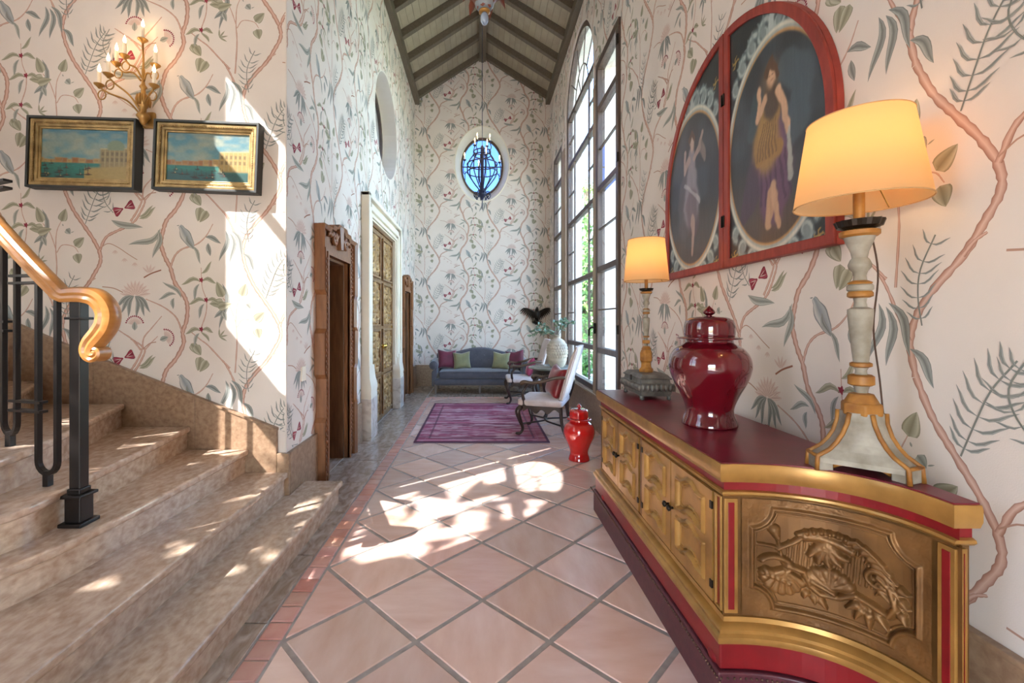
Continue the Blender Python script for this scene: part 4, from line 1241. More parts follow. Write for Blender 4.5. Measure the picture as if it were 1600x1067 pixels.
MB().tube([(0, -.075, .33), (.004, -.08, .42), (0, -.08, .53)], .007, 8).build('arm', GOLDL, sc_, smooth=True)
for k, (dx, z, yo, z0) in enumerate(((0, 3.49, .08, .5), (-.10, 3.35, .12, .28), (-.174, 3.306, .10, .26), (.114, 3.288, .11, .26), (-.151, 3.173, .20, .03), (-.265, 3.132, .14, .02), (.155, 3.105, .18, .02))):
    zz = z - sz
    if k: 
        P = catmull([(dx * .08, -.08, z0), (dx * .35, -.085 - (yo - .08) * .4, z0 + (zz - z0) * .45), (dx * .75, -yo * .95, zz - .06), (dx, -yo, zz - .02)], 5)
        a = MB().tube(P, .0065, 7).build('arm', GOLDL, sc_, smooth=True)
        cx, cz = dx * .93, zz - .075
        MB().tube([(cx + .028 * math.cos(t), -yo, cz + .032 * math.sin(t)) for t in np.linspace(0, 2 * PI, 20, endpoint=False)], .004, 6, closed=True).build('loop', GOLDL, a, smooth=True)
    candle(sc_, (dx, -yo, zz), .085, .55, cup=GOLDL)

# ------------------------------------------------------------------ painted cabinet along the right wall
XFc, CXc, CYc, Aa, Bb, YF = .89, .915, 1.295, .445, .36, 3.44
def outline(o, n=18):
    """Plan of the cabinet, grown by o: straight front, concave quarter at the near and far ends."""
    P = []
    for k in range(n + 1):
        t = PI / 2 * k / n
        P.append((CXc + (Aa - o) * math.sin(t) ** .88, CYc + (Bb - o) * math.cos(t) ** .88))
    near = [(XFc - o, P[0][1])] + P + [(P[-1][0], 1.285 - o), (XR - .11, 1.285 - o)]
    my = (1.29 + YF)
    far = [(x, 2 * (my / 2 + .17) - y) for x, y in near]
    return near + far[::-1]
cab = thing('painted_cabinet', 'long gilt and red painted cabinet with concave carved ends on a leather plinth', 'cabinet', (1.2, 2.4, 0))
plan = lambda u, v, d: (u, v, d)
MB().prism(outline(.02), plan, 0, .165).build('leather_plinth', LEATH, cab, bevel=.006, world=True)
MB().prism(outline(.008), plan, .168, .268).build('red_base', REDL, cab, bevel=.006, world=True)
def cornice(prof, nm, mat):
    rings = [[(x, y, z) for x, y in outline(o)] for o, z in prof]
    return MB().loft(rings).build(nm, mat, cab, world=True, smooth='auto')
cornice([(.0, .268), (.018, .268), (.022, .28), (.02, .292), (.008, .30), (.008, .312), (-.005, .322), (-.02, .326), (-.024, .342)], 'base_moulding', GOLDL)
MB().prism(outline(-.034), plan, .33, .80).build('body', GOLD, cab, world=True)
cornice([(-.034, .79), (-.02, .795), (-.012, .804), (-.014, .812), (-.024, .816)], 'frieze_moulding', GOLDL)
MB().prism(outline(-.026), plan, .815, .852).build('red_frieze', REDL, cab, world=True)
cornice([(-.02, .848), (-.004, .852), (.0, .862), (.004, .872), (.004, .908), (.0, .92)], 'top_edge', GOLDL)
MB().prism(outline(-.006), plan, .919, .924).build('top', REDT, cab, world=True)
# bracket feet under the red base
for p in ((XFc + .0, CYc + Bb + .03), (XFc, 3.2)):
    MB().ell((p[0] + .03, p[1] + .02, .18), (.05, .05, .03), 12, 8).build('foot', REDL, cab, world=True, smooth=True)
m = MB()
op = outline(.0225, 40)
for a, b in zip(op[:44], op[1:45]):
    L_ = math.hypot(b[0] - a[0], b[1] - a[1]); k = max(1, int(L_ / .016))
    for q in range(k):
        t = (q + .5) / k; m.ell((a[0] + (b[0] - a[0]) * t, a[1] + (b[1] - a[1]) * t, .146), (.005, .005, .005), 6, 4)
for q in range(9): m.ell((XFc - .0225 + .008, CYc + Bb - .0215 - 0, .012 + q * .015), (.005, .005, .005), 6, 4)
for q in range(int(1.9 / .016)): m.ell((XFc - .0225, 1.64 + .016 * q, .146), (.005, .005, .005), 6, 4)
m.build('nail_heads', NAIL, cab, world=True, smooth=True)['kind'] = 'stuff'
# doors: two pairs on the front
xf = XFc + .034
fr_ = lambda u, v, d: (xf - d, u, v)
def cab_door(a, b, hinge_near):
    z0, z1 = .352, .782; w, h = b - a, z1 - z0
    nx, ny = 64, 74
    U, V = np.meshgrid(np.linspace(0, w, nx), np.linspace(0, h, ny))
    H = np.full_like(U, .014)
    for c0, c1 in ((.05, h / 2 - .018), (h / 2 + .018, h - .05)):
        m0, m1 = .06, w - .06; c = w / 2; bw = .055
        wave = lambda z, s: [(c + bw * 1.5 * q, z + s * .026 * (math.cos(PI * min(1, abs(q) ** 1.2)) + 1) / 2) for q in np.linspace(-1, 1, 13)]
        poly = [(m0, c0)] + wave(c0, 1) + [(m1, c0), (m1, c1)] + [(x, z) for x, z in wave(c1, 1)[::-1]] + [(m0, c1)]
        D = poly_sd(U, V, poly)
        H = np.where(D > 0, .002 + .005 * np.clip((D - .026) / .01, 0, 1), H)
        H = np.maximum(H, .026 * np.sqrt(np.clip(1 - ((D - .006) / .011) ** 2, 0, 1)))
        H = np.maximum(H, np.where(D > 0, .010 * np.sqrt(np.clip(1 - ((D - .024) / .006) ** 2, 0, 1)), 0))
        H = np.maximum(H, stroke(U, V, [(c - .02, c0 + .026), (c + .02, c0 + .026)], .014, .014, .028))
        H = np.maximum(H, stroke(U, V, [(c - .02, c1 + .02), (c + .02, c1 + .02)], .013, .013, .026))
    P = [[fr_(a + .002 + U[j, i] * (w - .004) / w, z0 + V[j, i], H[j, i]) for i in range(nx)] for j in range(ny)]
    m = MB().grid(P)
    edge = [P[0][i] for i in range(nx)] + [P[j][-1] for j in range(1, ny)] + [P[-1][i] for i in range(nx - 2, -1, -1)] + [P[j][0] for j in range(ny - 2, 0, -1)]
    m.loft([edge, [(xf + .004, p[1], p[2]) for p in edge]], cap=False)
    o = m.build('door', GOLDL, cab, world=True, smooth='auto')
    kids = []
    uk = a + .022 if not hinge_near else b - .022
    q = MB().lathe([(.006, 0), (.006, .012), (.014, .018), (.015, .026), (.006, .032), (.001, .033)], 10)
    q.v = [fr_(uk + p[0], (z0 + z1) / 2 + p[1], .012 + p[2]) for p in q.v]
    kids.append(q.build('knob', DARKM, o, smooth=True))
    uh = b - .008 if not hinge_near else a + .008
    for z in (z0 + .05, z1 - .07):
        kids.append(MB().prism(rect(uh - .008, uh + .008, z, z + .03), fr_, .01, .018).build('hinge', DARKM, o))
    for k in kids: k.location = (-cab.location.x, -cab.location.y, 0)
for a, b, hn in ((1.755, 2.135, True), (2.14, 2.52, False), (2.575, 2.955, True), (2.96, 3.34, False)): cab_door(a, b, hn)
MB().prism(rect(2.526, 2.569, .345, .79), fr_, 0, .004).build('red_stile', REDL, cab, world=True)
MB().prism(rect(2.532, 2.563, .35, .785), fr_, 0, .009).build('stile_bead', GOLD, cab, bevel=.003, world=True)
ynf = CYc + Bb + .034
MB().holed(rect(ynf + .008, 1.748, .35, .785), [rect(ynf + .02, 1.735, .36, .775)], fr_, 0, .012).build('pilaster_frame', GOLDL, cab, bevel=.003, world=True)
MB().prism(rect(ynf + .02, 1.735, .36, .775), fr_, 0, .004).build('pilaster_panel', REDL, cab, world=True)
# the concave near end: (s along the curve, z) -> world
OC = [(x, y) for x, y in outline(-.034, 120)][0:122]
SL = np.concatenate([[0], np.cumsum([math.hypot(OC[i + 1][0] - OC[i][0], OC[i + 1][1] - OC[i][1]) for i in range(len(OC) - 1)])])
OX, OY = np.array([p[0] for p in OC]), np.array([p[1] for p in OC])
def end_pt(s, z, d):
    x = float(np.interp(s, SL, OX)); y = float(np.interp(s, SL, OY))
    x2 = float(np.interp(s + .01, SL, OX)); y2 = float(np.interp(s + .01, SL, OY)); x1 = float(np.interp(s - .01, SL, OX)); y1 = float(np.interp(s - .01, SL, OY))
    tx, ty = x2 - x1, y2 - y1; l = math.hypot(tx, ty) or 1
    return (x + ty / l * d, y - tx / l * d, z)
SE = SL[-1]
def curved_plate(s0, s1, z0, z1, d0, d1, nm, mat, n=10):
    rings = [[end_pt(s, z0, d0), end_pt(s, z0, d1), end_pt(s, z1, d1), end_pt(s, z1, d0)] for s in np.linspace(s0, s1, n)]
    return MB().loft(rings).build(nm, mat, cab, bevel=.002, world=True)
for s0, s1 in ((.012, .062), (SE - .062, SE - .012)):
    curved_plate(s0, s1, .352, .782, -.002, .008, 'end_strip_frame', GOLDL); curved_plate(s0 + .013, s1 - .013, .366, .768, -.002, .0095, 'end_red_strip', REDL)
nx, ny = 210, 150
s0, s1, z0, z1 = .075, SE - .075, .35, .785
U, V = np.meshgrid(np.linspace(s0, s1, nx), np.linspace(z0, z1, ny))
W, HH = s1 - s0, z1 - z0
uu, vv = (U - s0) / W, (V - z0) / HH
Hf = np.full_like(U, .012) + .0012 * vnoise(U * 40, V * 40, 3)
mm = .07
c_ = .12 * .62
def arcc(cx, cy, a0, a1, r=c_): return [(cx + r * math.cos(a0 + (a1 - a0) * k / 8), cy + r * math.sin(a0 + (a1 - a0) * k / 8)) for k in range(9)]
a0x, a1x, a0z, a1z = s0 + .03, s1 - .03, z0 + .032, z1 - .03
poly = arcc(a0x, a0z, PI / 2, 0) + arcc(a1x, a0z, PI, PI / 2) + arcc(a1x, a1z, -PI / 2, -PI) + arcc(a0x, a1z, 0, -PI / 2)
D = poly_sd(U, V, poly)
Hf = np.where(D > 0, .0 + .001 * vnoise(U * 60, V * 60, 4), Hf)
Hf = np.maximum(Hf, .022 * np.sqrt(np.clip(1 - ((D - .004) / .010) ** 2, 0, 1)))
Hf = np.maximum(Hf, .010 * np.sqrt(np.clip(1 - ((D - .022) / .006) ** 2, 0, 1)) * (D > 0))
cs, cz = (a0x + a1x) / 2, (a0z + a1z) / 2
sw_, sh_ = (a1x - a0x) / 2, (a1z - a0z) / 2
X = lambda x, y: (cs + x * sw_, cz + y * sh_)
def add(pts, r0, r1, h): 
    global Hf
    Hf = np.maximum(Hf, stroke(U, V, [X(*p) for p in pts], r0, r1, h))
def arcpts(cx, cy, rx, ry, a0, a1, n=14): return [(cx + rx * math.cos(a0 + (a1 - a0) * k / n), cy + ry * math.sin(a0 + (a1 - a0) * k / n)) for k in range(n + 1)]
for k in range(17):     # reeded field behind the carving
    x = -.5 + k * .065
    add([(x, -.15), (x + .03, .38)], .006, .006, .007)
add(arcpts(-.0, .0, .62, .66, 2.2, .2, 20), .010, .014, .020)           # top garland, beads on it
for t in np.linspace(2.0, 1.25, 6): add([(.62 * math.cos(t), .66 * math.sin(t)), (.63 * math.cos(t), .67 * math.sin(t))], .012, .012, .027)
for k, t in enumerate(np.linspace(1.2, -.2, 9)):                         # feathered leaves down the far side
    x, y = .58 * math.cos(t), .62 * math.sin(t)
    add([(x, y), (x + .10, y + .06 - .02 * k), (x + .24, y - .06 - .03 * k)], .014, .004, .022)
    add([(x, y), (x - .05, y - .10)], .011, .004, .017)
for a in (-2.6, -2.1, -1.6, -1.1, -.6): add([(-.02, .42), (-.02 + .16 * math.cos(a), .42 + .26 * math.sin(a)), (-.02 + .27 * math.cos(a + .15), .42 + .38 * math.sin(a + .15))], .028, .010, .026)  # large leaf
add([(-.28, .52), (-.10, .55), (.10, .50), (.26, .42)], .022, .018, .024)
add([(-.62, .20), (-.42, .36), (-.28, .52)], .010, .012, .02)
add([(-.66, .56), (-.62, .42)], .024, .012, .022); add([(-.62, .42), (-.58, .1), (-.54, -.08)], .007, .009, .016); add([(-.9, .26), (-.62, .22)], .008, .008, .014)
add(arcpts(-.66, -.12, .20, .16, 2.7, -2.2, 18), .012, .016, .024)       # lower scroll
for a in np.linspace(-2.7, -.5, 7): add([(-.56, -.20), (-.56 + .2 * math.cos(a), -.2 + .28 * math.sin(a)), (-.56 + .27 * math.cos(a), -.2 + .42 * math.sin(a))], .012, .020, .024)   # shell
for k in range(6): add([(-.84 + k * .07, -.28 - .03 * k), (-.835 + k * .07, -.28 - .03 * k)], .013, .013, .028)
add([(-.5, -.1), (-.3, -.16), (-.22, -.4), (-.1, -.52), (.12, -.5), (.3, -.35), (.48, -.42), (.66, -.5), (.74, -.3), (.68, .0), (.55, .12)], .014, .012, .026)
add(arcpts(.54, .08, .12, .14, 0, 5.4, 16), .012, .009, .023)
for a in np.linspace(.4, 2.6, 6): add([(.0, -.36), (.0 + .24 * math.cos(a), -.36 + .26 * math.sin(a))], .012, .024, .024)
add([(-.2, -.3), (.06, -.44)], .018, .012, .03)
for (x, y), (p, q) in (((-.18, -.5), (-.02, -.78)), ((-.18, -.5), (-.16, -.74)), ((-.24, -.48), (-.3, -.66)), ((.42, -.42), (.20, -.64)), ((.42, -.42), (.46, -.86)), ((.42, -.42), (.66, -.74)), ((.42, -.42), (.3, -.78)), ((.74, -.3), (.86, -.5)), ((.72, -.1), (.88, -.22)), ((.70, .05), (.88, .02))):
    add([(x, y), ((x + p) / 2 + .03, (y + q) / 2), (p, q)], .010, .006, .014); add([((x + p) / 2, (y + q) / 2), (p, q)], .019, .005, .024)
Hf = Hf * 1.15 + .0008 * vnoise(U * 220, V * 220, 8)
MB().grid([[end_pt(U[j, i], V[j, i], Hf[j, i] - .004) for i in range(nx)] for j in range(ny)]).build('carved_end_panel', GOLD, cab, world=True, smooth=True)

xt = CXc + Aa + .034
MB().box(xt + .012, XR - .11 - .012, 1.285 + .026, 1.285 + .036, .352, .782).build('tip_strip_frame', GOLDL, cab, bevel=.002, world=True)
MB().box(xt + .024, XR - .11 - .024, 1.285 + .0245, 1.285 + .036, .366, .768).build('tip_red_strip', REDL, cab, world=True)
# ------------------------------------------------------------------ things on the cabinet
TOP = .924
def ginger_jar(name, label, loc, h, r, mat, lobed=False):
    t = thing(name, label, 'jar', loc)
    k, q = h / .6, r / .187
    sm = lambda P, n=5: [(max(p.x, .0005) * q, p.y * k) for p in catmull([(a, b, 0) for a, b in P], n)]
    body = sm([(.118, 0), (.127, .006), (.122, .03), (.110, .065), (.112, .10), (.135, .16), (.165, .22), (.184, .275), (.187, .31), (.178, .35), (.155, .385), (.125, .405), (.110, .415), (.106, .432)])
    MB().lathe([(.001, .0)] + body, 48).build('body', mat, t, smooth=True)
    MB().lathe(sm([(.100, .432), (.140, .434), (.147, .438), (.140, .444), (.116, .448)]), 48).build('lid_flange', mat, t, smooth=True)
    prof = sm([(.113, .447), (.116, .465), (.115, .50), (.108, .525), (.088, .54), (.05, .547), (.02, .549), (.001, .55)])
    n = 48; rings = []
    for a, z in prof:
        rings.append([(a * (1 - (.07 * abs(math.sin(5 * 2 * PI * i / n)) if lobed else 0)) * math.cos(2 * PI * i / n), a * (1 - (.07 * abs(math.sin(5 * 2 * PI * i / n)) if lobed else 0)) * math.sin(2 * PI * i / n), z) for i in range(n)])
    lid = MB().loft(rings).build('lid', mat, t, smooth=True)
    MB().lathe(sm([(.014, .545), (.013, .552), (.026, .562), (.028, .57), (.02, .582), (.008, .594), (.001, .602)]), 20).build('finial', mat, lid, smooth=True)
    return t
ginger_jar('ginger_jar', 'large oxblood glazed lidded jar standing on the red cabinet top', (1.157, 2.262, TOP), .60, .19, GLAZE)
ginger_jar('ginger_jar', 'small scarlet glazed jar with a ribbed lid on the floor beside the cabinet', (1.035, 4.68, 0), .585, .162, GLAZER, True)

cas = thing('casket', 'dull pewter casket with swelling gadrooned sides under the smaller lamp', 'casket', (1.165, 3.14, TOP))
def rring(hx, hy, z): return [(-hx, -hy, z), (hx, -hy, z), (hx, hy, z), (-hx, hy, z)]
MB().loft([rring(.096, .170, .024), rring(.100, .176, .034), rring(.104, .182, .055), rring(.116, .194, .080), rring(.114, .192, .100), rring(.098, .176, .112), rring(.094, .170, .135)]).build('body', PEWTER, cas, bevel=.003)
MB().loft([rring(.102, .180, .135), rring(.106, .184, .143), rring(.096, .172, .150), rring(.086, .160, .164), rring(.08, .152, .168)]).build('lid', PEWTER, cas, bevel=.002)
for x in (-.09, .09):
    for y in (-.165, .165): MB().lathe([(.008, 0), (.016, .004), (.012, .014), (.018, .026)], 10, (x, y, 0)).build('foot', PEWTER, cas, smooth=True)
m = MB()
for y in np.arange(-.18, .185, .03):
    for s in (-1, 1): m.ell((s * .112, y, .082), (.016, .0145, .026), 8, 6)
for x in np.arange(-.09, .095, .03):
    for s in (-1, 1): m.ell((x, s * .190, .082), (.0145, .016, .026), 8, 6)
m.build('gadroons', PEWTER, cas, smooth=True)
MB().box(-.112, -.104, -.012, .012, .112, .15).build('hasp', DARKM, cas, bevel=.002)

SHADE = cloth_shade('lamp shade cloth', 'F6D6A6', .72)
SHADEE = M('shade binding', 'C9A070', .8)
BULB = emit('warm lamp bulb', 'FFC070', 6)
def lamp(label, loc, k, shade, lean, tripod, watts):
    """shade: bottom z, top z, bottom r, top r, all from the foot."""
    t = thing('table_lamp', label, 'lamp', loc)
    R = lambda P: [(a * k, b * k) for a, b in P]
    parts = []
    if tripod:
        rings = []
        for z, r, w in ((.0, .150, .030), (.045, .150, .030), (.05, .145, .029), (.075, .112, .029), (.10, .090, .028), (.13, .072, .028), (.17, .058, .03), (.205, .054, .034)):
            ring = []
            for q in range(3):
                a = q * 2 * PI / 3 + tripod; ca, sa = math.cos(a), math.sin(a)
                for s in (-1, 1): ring.append((r * ca - s * w * sa, r * sa + s * w * ca, z))
            rings.append(ring)
        MB().loft([[(p[0], p[1], p[2] + (.028 if i == 0 else 0)) for p in rg] for i, rg in enumerate(rings)]).build('base', GREYP, t, smooth=False)
        for q in range(3):
            a = q * 2 * PI / 3 + tripod; ca, sa = math.cos(a), math.sin(a)
            toe = MB()
            toe.add([(r * ca - s * .033 * sa, r * sa + s * .033 * ca, z) for z in (0, .052) for r, s in ((.105, -1), (.155, -1), (.155, 1), (.105, 1))], [(3, 2, 1, 0), (4, 5, 6, 7), (0, 1, 5, 4), (1, 2, 6, 5), (2, 3, 7, 6), (3, 0, 4, 7)])
            toe.build('toe', GREYP, t, bevel=.003)
            m = MB()
            for s in (-1, 1):
                P = [((r + .002) * ca - s * (w + .001) * sa, (r + .002) * sa + s * (w + .001) * ca, z) for z, r, w in ((.0, .155, .033), (.05, .152, .032), (.075, .112, .029), (.10, .090, .028), (.13, .072, .028), (.17, .058, .03), (.205, .054, .034))]
                m.tube(P, .0075, 6)
            m.tube([(.155 * ca - .033 * sa, .155 * sa + .033 * ca, .05), (.155 * ca + .033 * sa, .155 * sa - .033 * ca, .05)], .006, 6)
            m.build('gilt_edge', OCHRE, t, smooth=True)
            a2 = a + PI / 3; cb, sb = math.cos(a2), math.sin(a2)
            P = [(.062 * cb - s * sb * .078, .062 * sb + s * cb * .078, .012 + .026 * (1 - abs(s)) ** .6 if abs(s) < 1 else .012) for s in np.linspace(-1, 1, 9)]
            MB().tube(P, .008, 6).build('apron_moulding', OCHRE, t, smooth=True)
        MB().lathe([(.06, .195), (.062, .2), (.062, .235), (.055, .24)], 6).build('collar', OCHRE, t, bevel=.004)
    else:
        o = MB().lathe([(.075, .0), (.075, .03), (.055, .05), (.05, .10), (.066, .12), (.066, .2), (.05, .235)], 6, cap=True).build('base', OCHRE, t, bevel=.004); o.scale = (k, k, k)
    segs = [(OCHRE, [(.05, .238), (.044, .25), (.035, .268), (.02, .272)]), (GREYP, [(.018, .27), (.02, .285), (.024, .298)]), (OCHRE, [(.03, .297), (.038, .302), (.038, .33), (.03, .336)]),
            (GREYP, [(.018, .335), (.016, .35), (.022, .362)]), (OCHRE, [(.022, .361), (.032, .366), (.032, .376), (.024, .38)]), (GREYP, [(.022, .38), (.026, .42), (.033, .50), (.037, .55), (.037, .566), (.022, .574)]),
            (GREYP, [(.02, .573), (.017, .59), (.02, .608)]), (OCHRE, [(.028, .607), (.037, .612), (.037, .624), (.032, .63)]), (GREYP, [(.032, .63), (.038, .635), (.038, .65), (.032, .655)]), (OCHRE, [(.032, .655), (.036, .66), (.022, .668)]),
            (GREYP, [(.02, .667), (.018, .685), (.022, .7), (.032, .712), (.034, .724), (.028, .74), (.022, .748), (.026, .77), (.038, .80), (.046, .822)]), (OCHRE, [(.05, .821), (.058, .828), (.058, .842), (.04, .848)])]
    for mt, P in segs:
        MB().lathe(R(P), 24).build('column_gilt_ring' if mt is OCHRE else 'column_turning', mt, t, smooth='auto')
    n = 32
    rings = []
    for r, z in ((.03, .846), (.062, .856), (.07, .878), (.066, .876), (.03, .85)):
        rings.append([(k * r * (1 + (.05 if i % 2 and r > .05 else 0)) * math.cos(2 * PI * i / n), k * r * (1 + (.05 if i % 2 and r > .05 else 0)) * math.sin(2 * PI * i / n), k * z) for i in range(n)])
    MB().loft(rings).build('drip_pan', DARKM, t)
    MB().lathe(R([(.017, .848), (.017, .99), (.012, .995)]), 16).build('candle_tube', OCHRE, t, smooth='auto')
    zb, zt, rb, rt = shade
    n = 56
    # a real cloth shade: outer skin with thickness, open at both ends
    def ring(r, z): return [(r * math.cos(2 * PI * i / n), r * math.sin(2 * PI * i / n), z) for i in range(n)]
    MB().loft([ring(rb, zb), ring(rt, zt)], cap=False).build('shade', SHADE, t, smooth=True)
    for r, z in ((rb, zb), (rt, zt)): MB().tube(ring(r, z), .0022, 6, closed=True).build('shade_binding', SHADEE, t)
    zc = zb + (zt - zb) * .42
    MB().lathe([(.008, zc - .05), (.018, zc - .03), (.026, zc), (.022, zc + .025), (.003, zc + .04)], 14).build('bulb', BULB, t, smooth=True)
    MB().lathe([(.01, k * .98), (.01, zc - .04)], 10).build('bulb_holder', BRASS, t)
    m = MB()
    for q in range(3):
        a = q * 2 * PI / 3 + .4; m.tube([(.01 * math.cos(a), .01 * math.sin(a), zc - .05), ((rb * .7) * math.cos(a), (rb * .7) * math.sin(a), zb + .06), (rb * .985 * math.cos(a), rb * .985 * math.sin(a), zb + .004)], .0018, 5)
    m.build('shade_carrier', BRASS, t)
    point_light((0, 0, zc + .06), watts, t, .04, (1, .52, .19))
    t.rotation_euler = lean
    return t
big = lamp('large candlestick lamp with a lit cream shade and three-footed base at the cabinet end', (1.352, 1.585, TOP), 1.0, (.94, 1.235, .192, .148), (0, -.012, 0), math.radians(168), 1.5)
MB().tube(catmull([(.06, .03, .88), (.1, .04, .70), (.09, .05, .5), (.12, .06, .3), (.13, .05, .1), (.12, .02, .02)], 6), .003, 6).build('flex', M('lamp flex', '4A3020', .6), big, smooth=True)
lamp('smaller candlestick lamp with a lit cream shade standing on the pewter casket', (1.165, 3.14, TOP + .168), .665, (.635, .925, .150, .122), (0, 0, 0), 0, 1.2)

# ------------------------------------------------------------------ arched pair of painted panels
DY0, DY1, DZ0, DSP = 3.63, 1.90, 1.775, 2.36
DC, DR = (DY0 + DY1) / 2, (DY0 - DY1) / 2
dip = thing('arched_diptych', 'arched pair of dark painted panels with robed figures in ovals and red frames', 'painting', (XR, DC, DZ0))
dfn = lambda u, v, d: (XR - d, DC - u, v)     # u to the right as seen from the room
def half_arch(s, inset):
    g = .004 + inset
    pts = []
    for k in range(25):
        a = PI / 2 * k / 24
        x, z = (DR - inset) * math.cos(a), DSP + (DR - inset) * math.sin(a)
        if x > g: pts.append((x, z))
    x0 = g; zt = DSP + math.sqrt((DR - inset) ** 2 - g * g)
    P = [(x0, DZ0 + inset), (DR - inset, DZ0 + inset)] + pts + [(x0, zt)]
    return [(s * x, z) for x, z in P]
def figure(U, V, s, seed):
    C = np.zeros(U.shape + (3,)); C[:] = s2l('22262A')
    def mix(mask, col, k=1.0):
        mm_ = (np.clip(mask, 0, 1) * k)[..., None]; C[:] = C * (1 - mm_) + np.array(s2l(col)) * mm_
    S = lambda d, e=.03: 1 / (1 + np.exp(np.clip(-d / e, -60, 60)))
    oc, oz, oa, ob = s * .435, 2.385, .375, .525
    X = (U - oc) / oa; Z = (V - oz) / ob
    X0, Z0 = X, Z
    R = np.hypot(X, Z); A = np.arctan2(Z, X)
    # painted scrollwork in the corners and round the oval
    def pen(pts, r0, r1, col, k=1.0):
        for q in (-1, 1): mix(S(1 - seg_dist(X * q, Z, pts, r0, r1), .12), col, k)
    for top in (1, -1):
        for bx, bz, rr, a0, tn in ((.16, 1.14, .17, 2.6, -1.2), (.42, 1.10, .15, 2.2, -1.1), (.66, .98, .13, 1.9, -1.1), (.84, .80, .10, 1.6, -1.0)):
            sp_ = [(bx + rr * (1 - .75 * t) * math.cos(a0 + tn * 2 * PI * t), top * (bz + .85 * rr * (1 - .75 * t) * math.sin(a0 + tn * 2 * PI * t))) for t in np.linspace(0, 1, 14)]
            pen(sp_, .055, .02, '5E6E72', .9); pen(sp_, .026, .010, 'A9B4B2', .9)
            for e in (.3, .9, 1.5): pen([(bx, top * bz), (bx + rr * 1.35 * math.cos(e), top * (bz + rr * 1.2 * math.sin(e)))], .05, .008, '7E8C8C', .75)
        pen([(.0, top * 1.06), (.0, top * 1.26)], .09, .03, 'A9B4B2', .85)
    for cx, cz in ((.88, -1.06), (-.88, -1.06), (.86 * s * -1, 1.12)):
        for e in (0, 1.3, 2.6, 3.9): mix(S(1 - seg_dist(X, Z, [(cx, cz), (cx + .07 * math.cos(e + .5), cz + .05 * math.sin(e + .5)), (cx + .10 * math.cos(e), cz + .07 * math.sin(e))], .012, .005), .12), 'A88A4A', .9)
    mix(S(.055 - np.abs(R - 1.05), .006), '9AA6A4'); mix(S(.018 - np.abs(R - 1.075), .004), 'D8D2C0', .8); mix(S(.016 - np.abs(R - 1.012), .004), 'C08A40', .9)
    inn = S(1.0 - R, .006)
    X = X + .035 * vnoise(U * 13, V * 13, seed + 20) + .015 * vnoise(U * 30, V * 30, seed + 21); Z = Z + .03 * vnoise(U * 12 + 5, V * 12, seed + 22)
    mix(inn, '2A2A30'); mix(inn * S(-.55 - Z, .15), '6A5038', .75); mix(inn * S(vnoise(U * 7, V * 9, seed + 2) - .1, .2), '3E4650', .6)
    E = lambda cx, cz, rx, rz, ang=0: 1 - np.hypot(((X - cx) * math.cos(ang) + (Z - cz) * math.sin(ang)) / rx, (-(X - cx) * math.sin(ang) + (Z - cz) * math.cos(ang)) / rz)
    def limb(pts, r0, r1, col, k=1.0, e=.25): mix(inn * S(1 - seg_dist(X, Z, pts, r0, r1), e * .3), col, k)
    fd = 1 if s > 0 else .62
    if s > 0:
        mix(inn * S(E(.02, .62, .22, .14), .2), '6A5640', .7)                       # pale glow round the head
        limb([(.3, .62), (.62, .45), (.55, .1), (.3, .05)], .16, .22, '4A5660', .8)   # dark billowing cloak
        limb([(-.45, .2), (-.3, .45)], .12, .16, '3C4A50', .8)
        limb([(-.25, -.15), (-.5, -.5), (-.62, -.62)], .22, .12, '4A3448', .8)
        limb([(.0, -.1), (.1, -.3), (.06, -.52)], .34, .30, '6A4460', .95)
        for q in np.linspace(-.2, .3, 6): limb([(q, -.15), (q * 1.2 + .02, -.6)], .02, .025, '4A2C46', .8)              # plum skirt
        limb([(-.02, .42), (-.05, .2), (-.1, .02)], .15, .30, 'A07A40'); limb([(-.3, -.12), (-.1, -.06), (.18, -.10)], .08, .08, '9A7238')             # yellow tunic
        for q in np.linspace(-.25, .2, 7): limb([(q * .6 - .02, .2), (q - .08, -.12)], .012, .02, '6E5026', .8); 
        limb([(-.02, .44), (.0, .34)], .15, .15, '3A2A26', .9)
        limb([(-.12, .46), (-.3, .32), (-.26, .58)], .06, .045, 'C8A080'); limb([(.16, .42), (.3, .2), (.34, .02)], .065, .045, 'C8A080')
        limb([(.36, .0), (.40, -.2), (.38, -.42)], .03, .05, 'A8A8A0', .9)            # what the hand holds
        limb([(.0, -.5), (-.02, -.66), (-.06, -.8)], .07, .05, 'B89070'); limb([(.06, -.45), (.10, -.68), (.14, -.82)], .07, .05, 'C09878')
        mix(inn * S(E(.0, .66, .10, .115), .12), 'C9A080'); limb([(-.1, .70), (.0, .79), (.11, .70), (.12, .6)], .05, .04, '5A3A20'); 
        mix(inn * S(E(-.03, .665, .015, .008), .3) + inn * S(E(.035, .665, .015, .008), .3), '3A2418', .8); mix(inn * S(E(.0, .61, .025, .008), .3), '8A4A3A', .7)
    else:
        limb([(-.2, .2), (-.35, -.1), (-.3, -.4)], .2, .25, '5A5058', .7); limb([(.0, .45), (-.02, .1), (-.02, -.2)], .13, .3, '8E8890', .85)
        limb([(.0, -.2), (.05, -.45)], .22, .2, '5E4A56', .7)
        limb([(-.1, .42), (-.3, .3), (-.25, .55)], .05, .04, 'A89088', .9); limb([(.12, .42), (.3, .5), (.4, .68)], .05, .04, 'A89088', .9); limb([(.35, .5), (.5, .3)], .1, .05, '8A7A74', .7)
        limb([(.02, -.4), (.02, -.66), (.0, -.84)], .06, .05, 'A88E84', .9)
        mix(inn * S(E(.02, .64, .09, .11), .12), 'B49A8C'); limb([(-.07, .68), (.02, .77), (.11, .68)], .045, .04, '54382A')
        for q in (.0,): limb([(-.3, .1), (.0, -.02), (.3, -.2)], .03, .02, 'C0BCC0', .5)
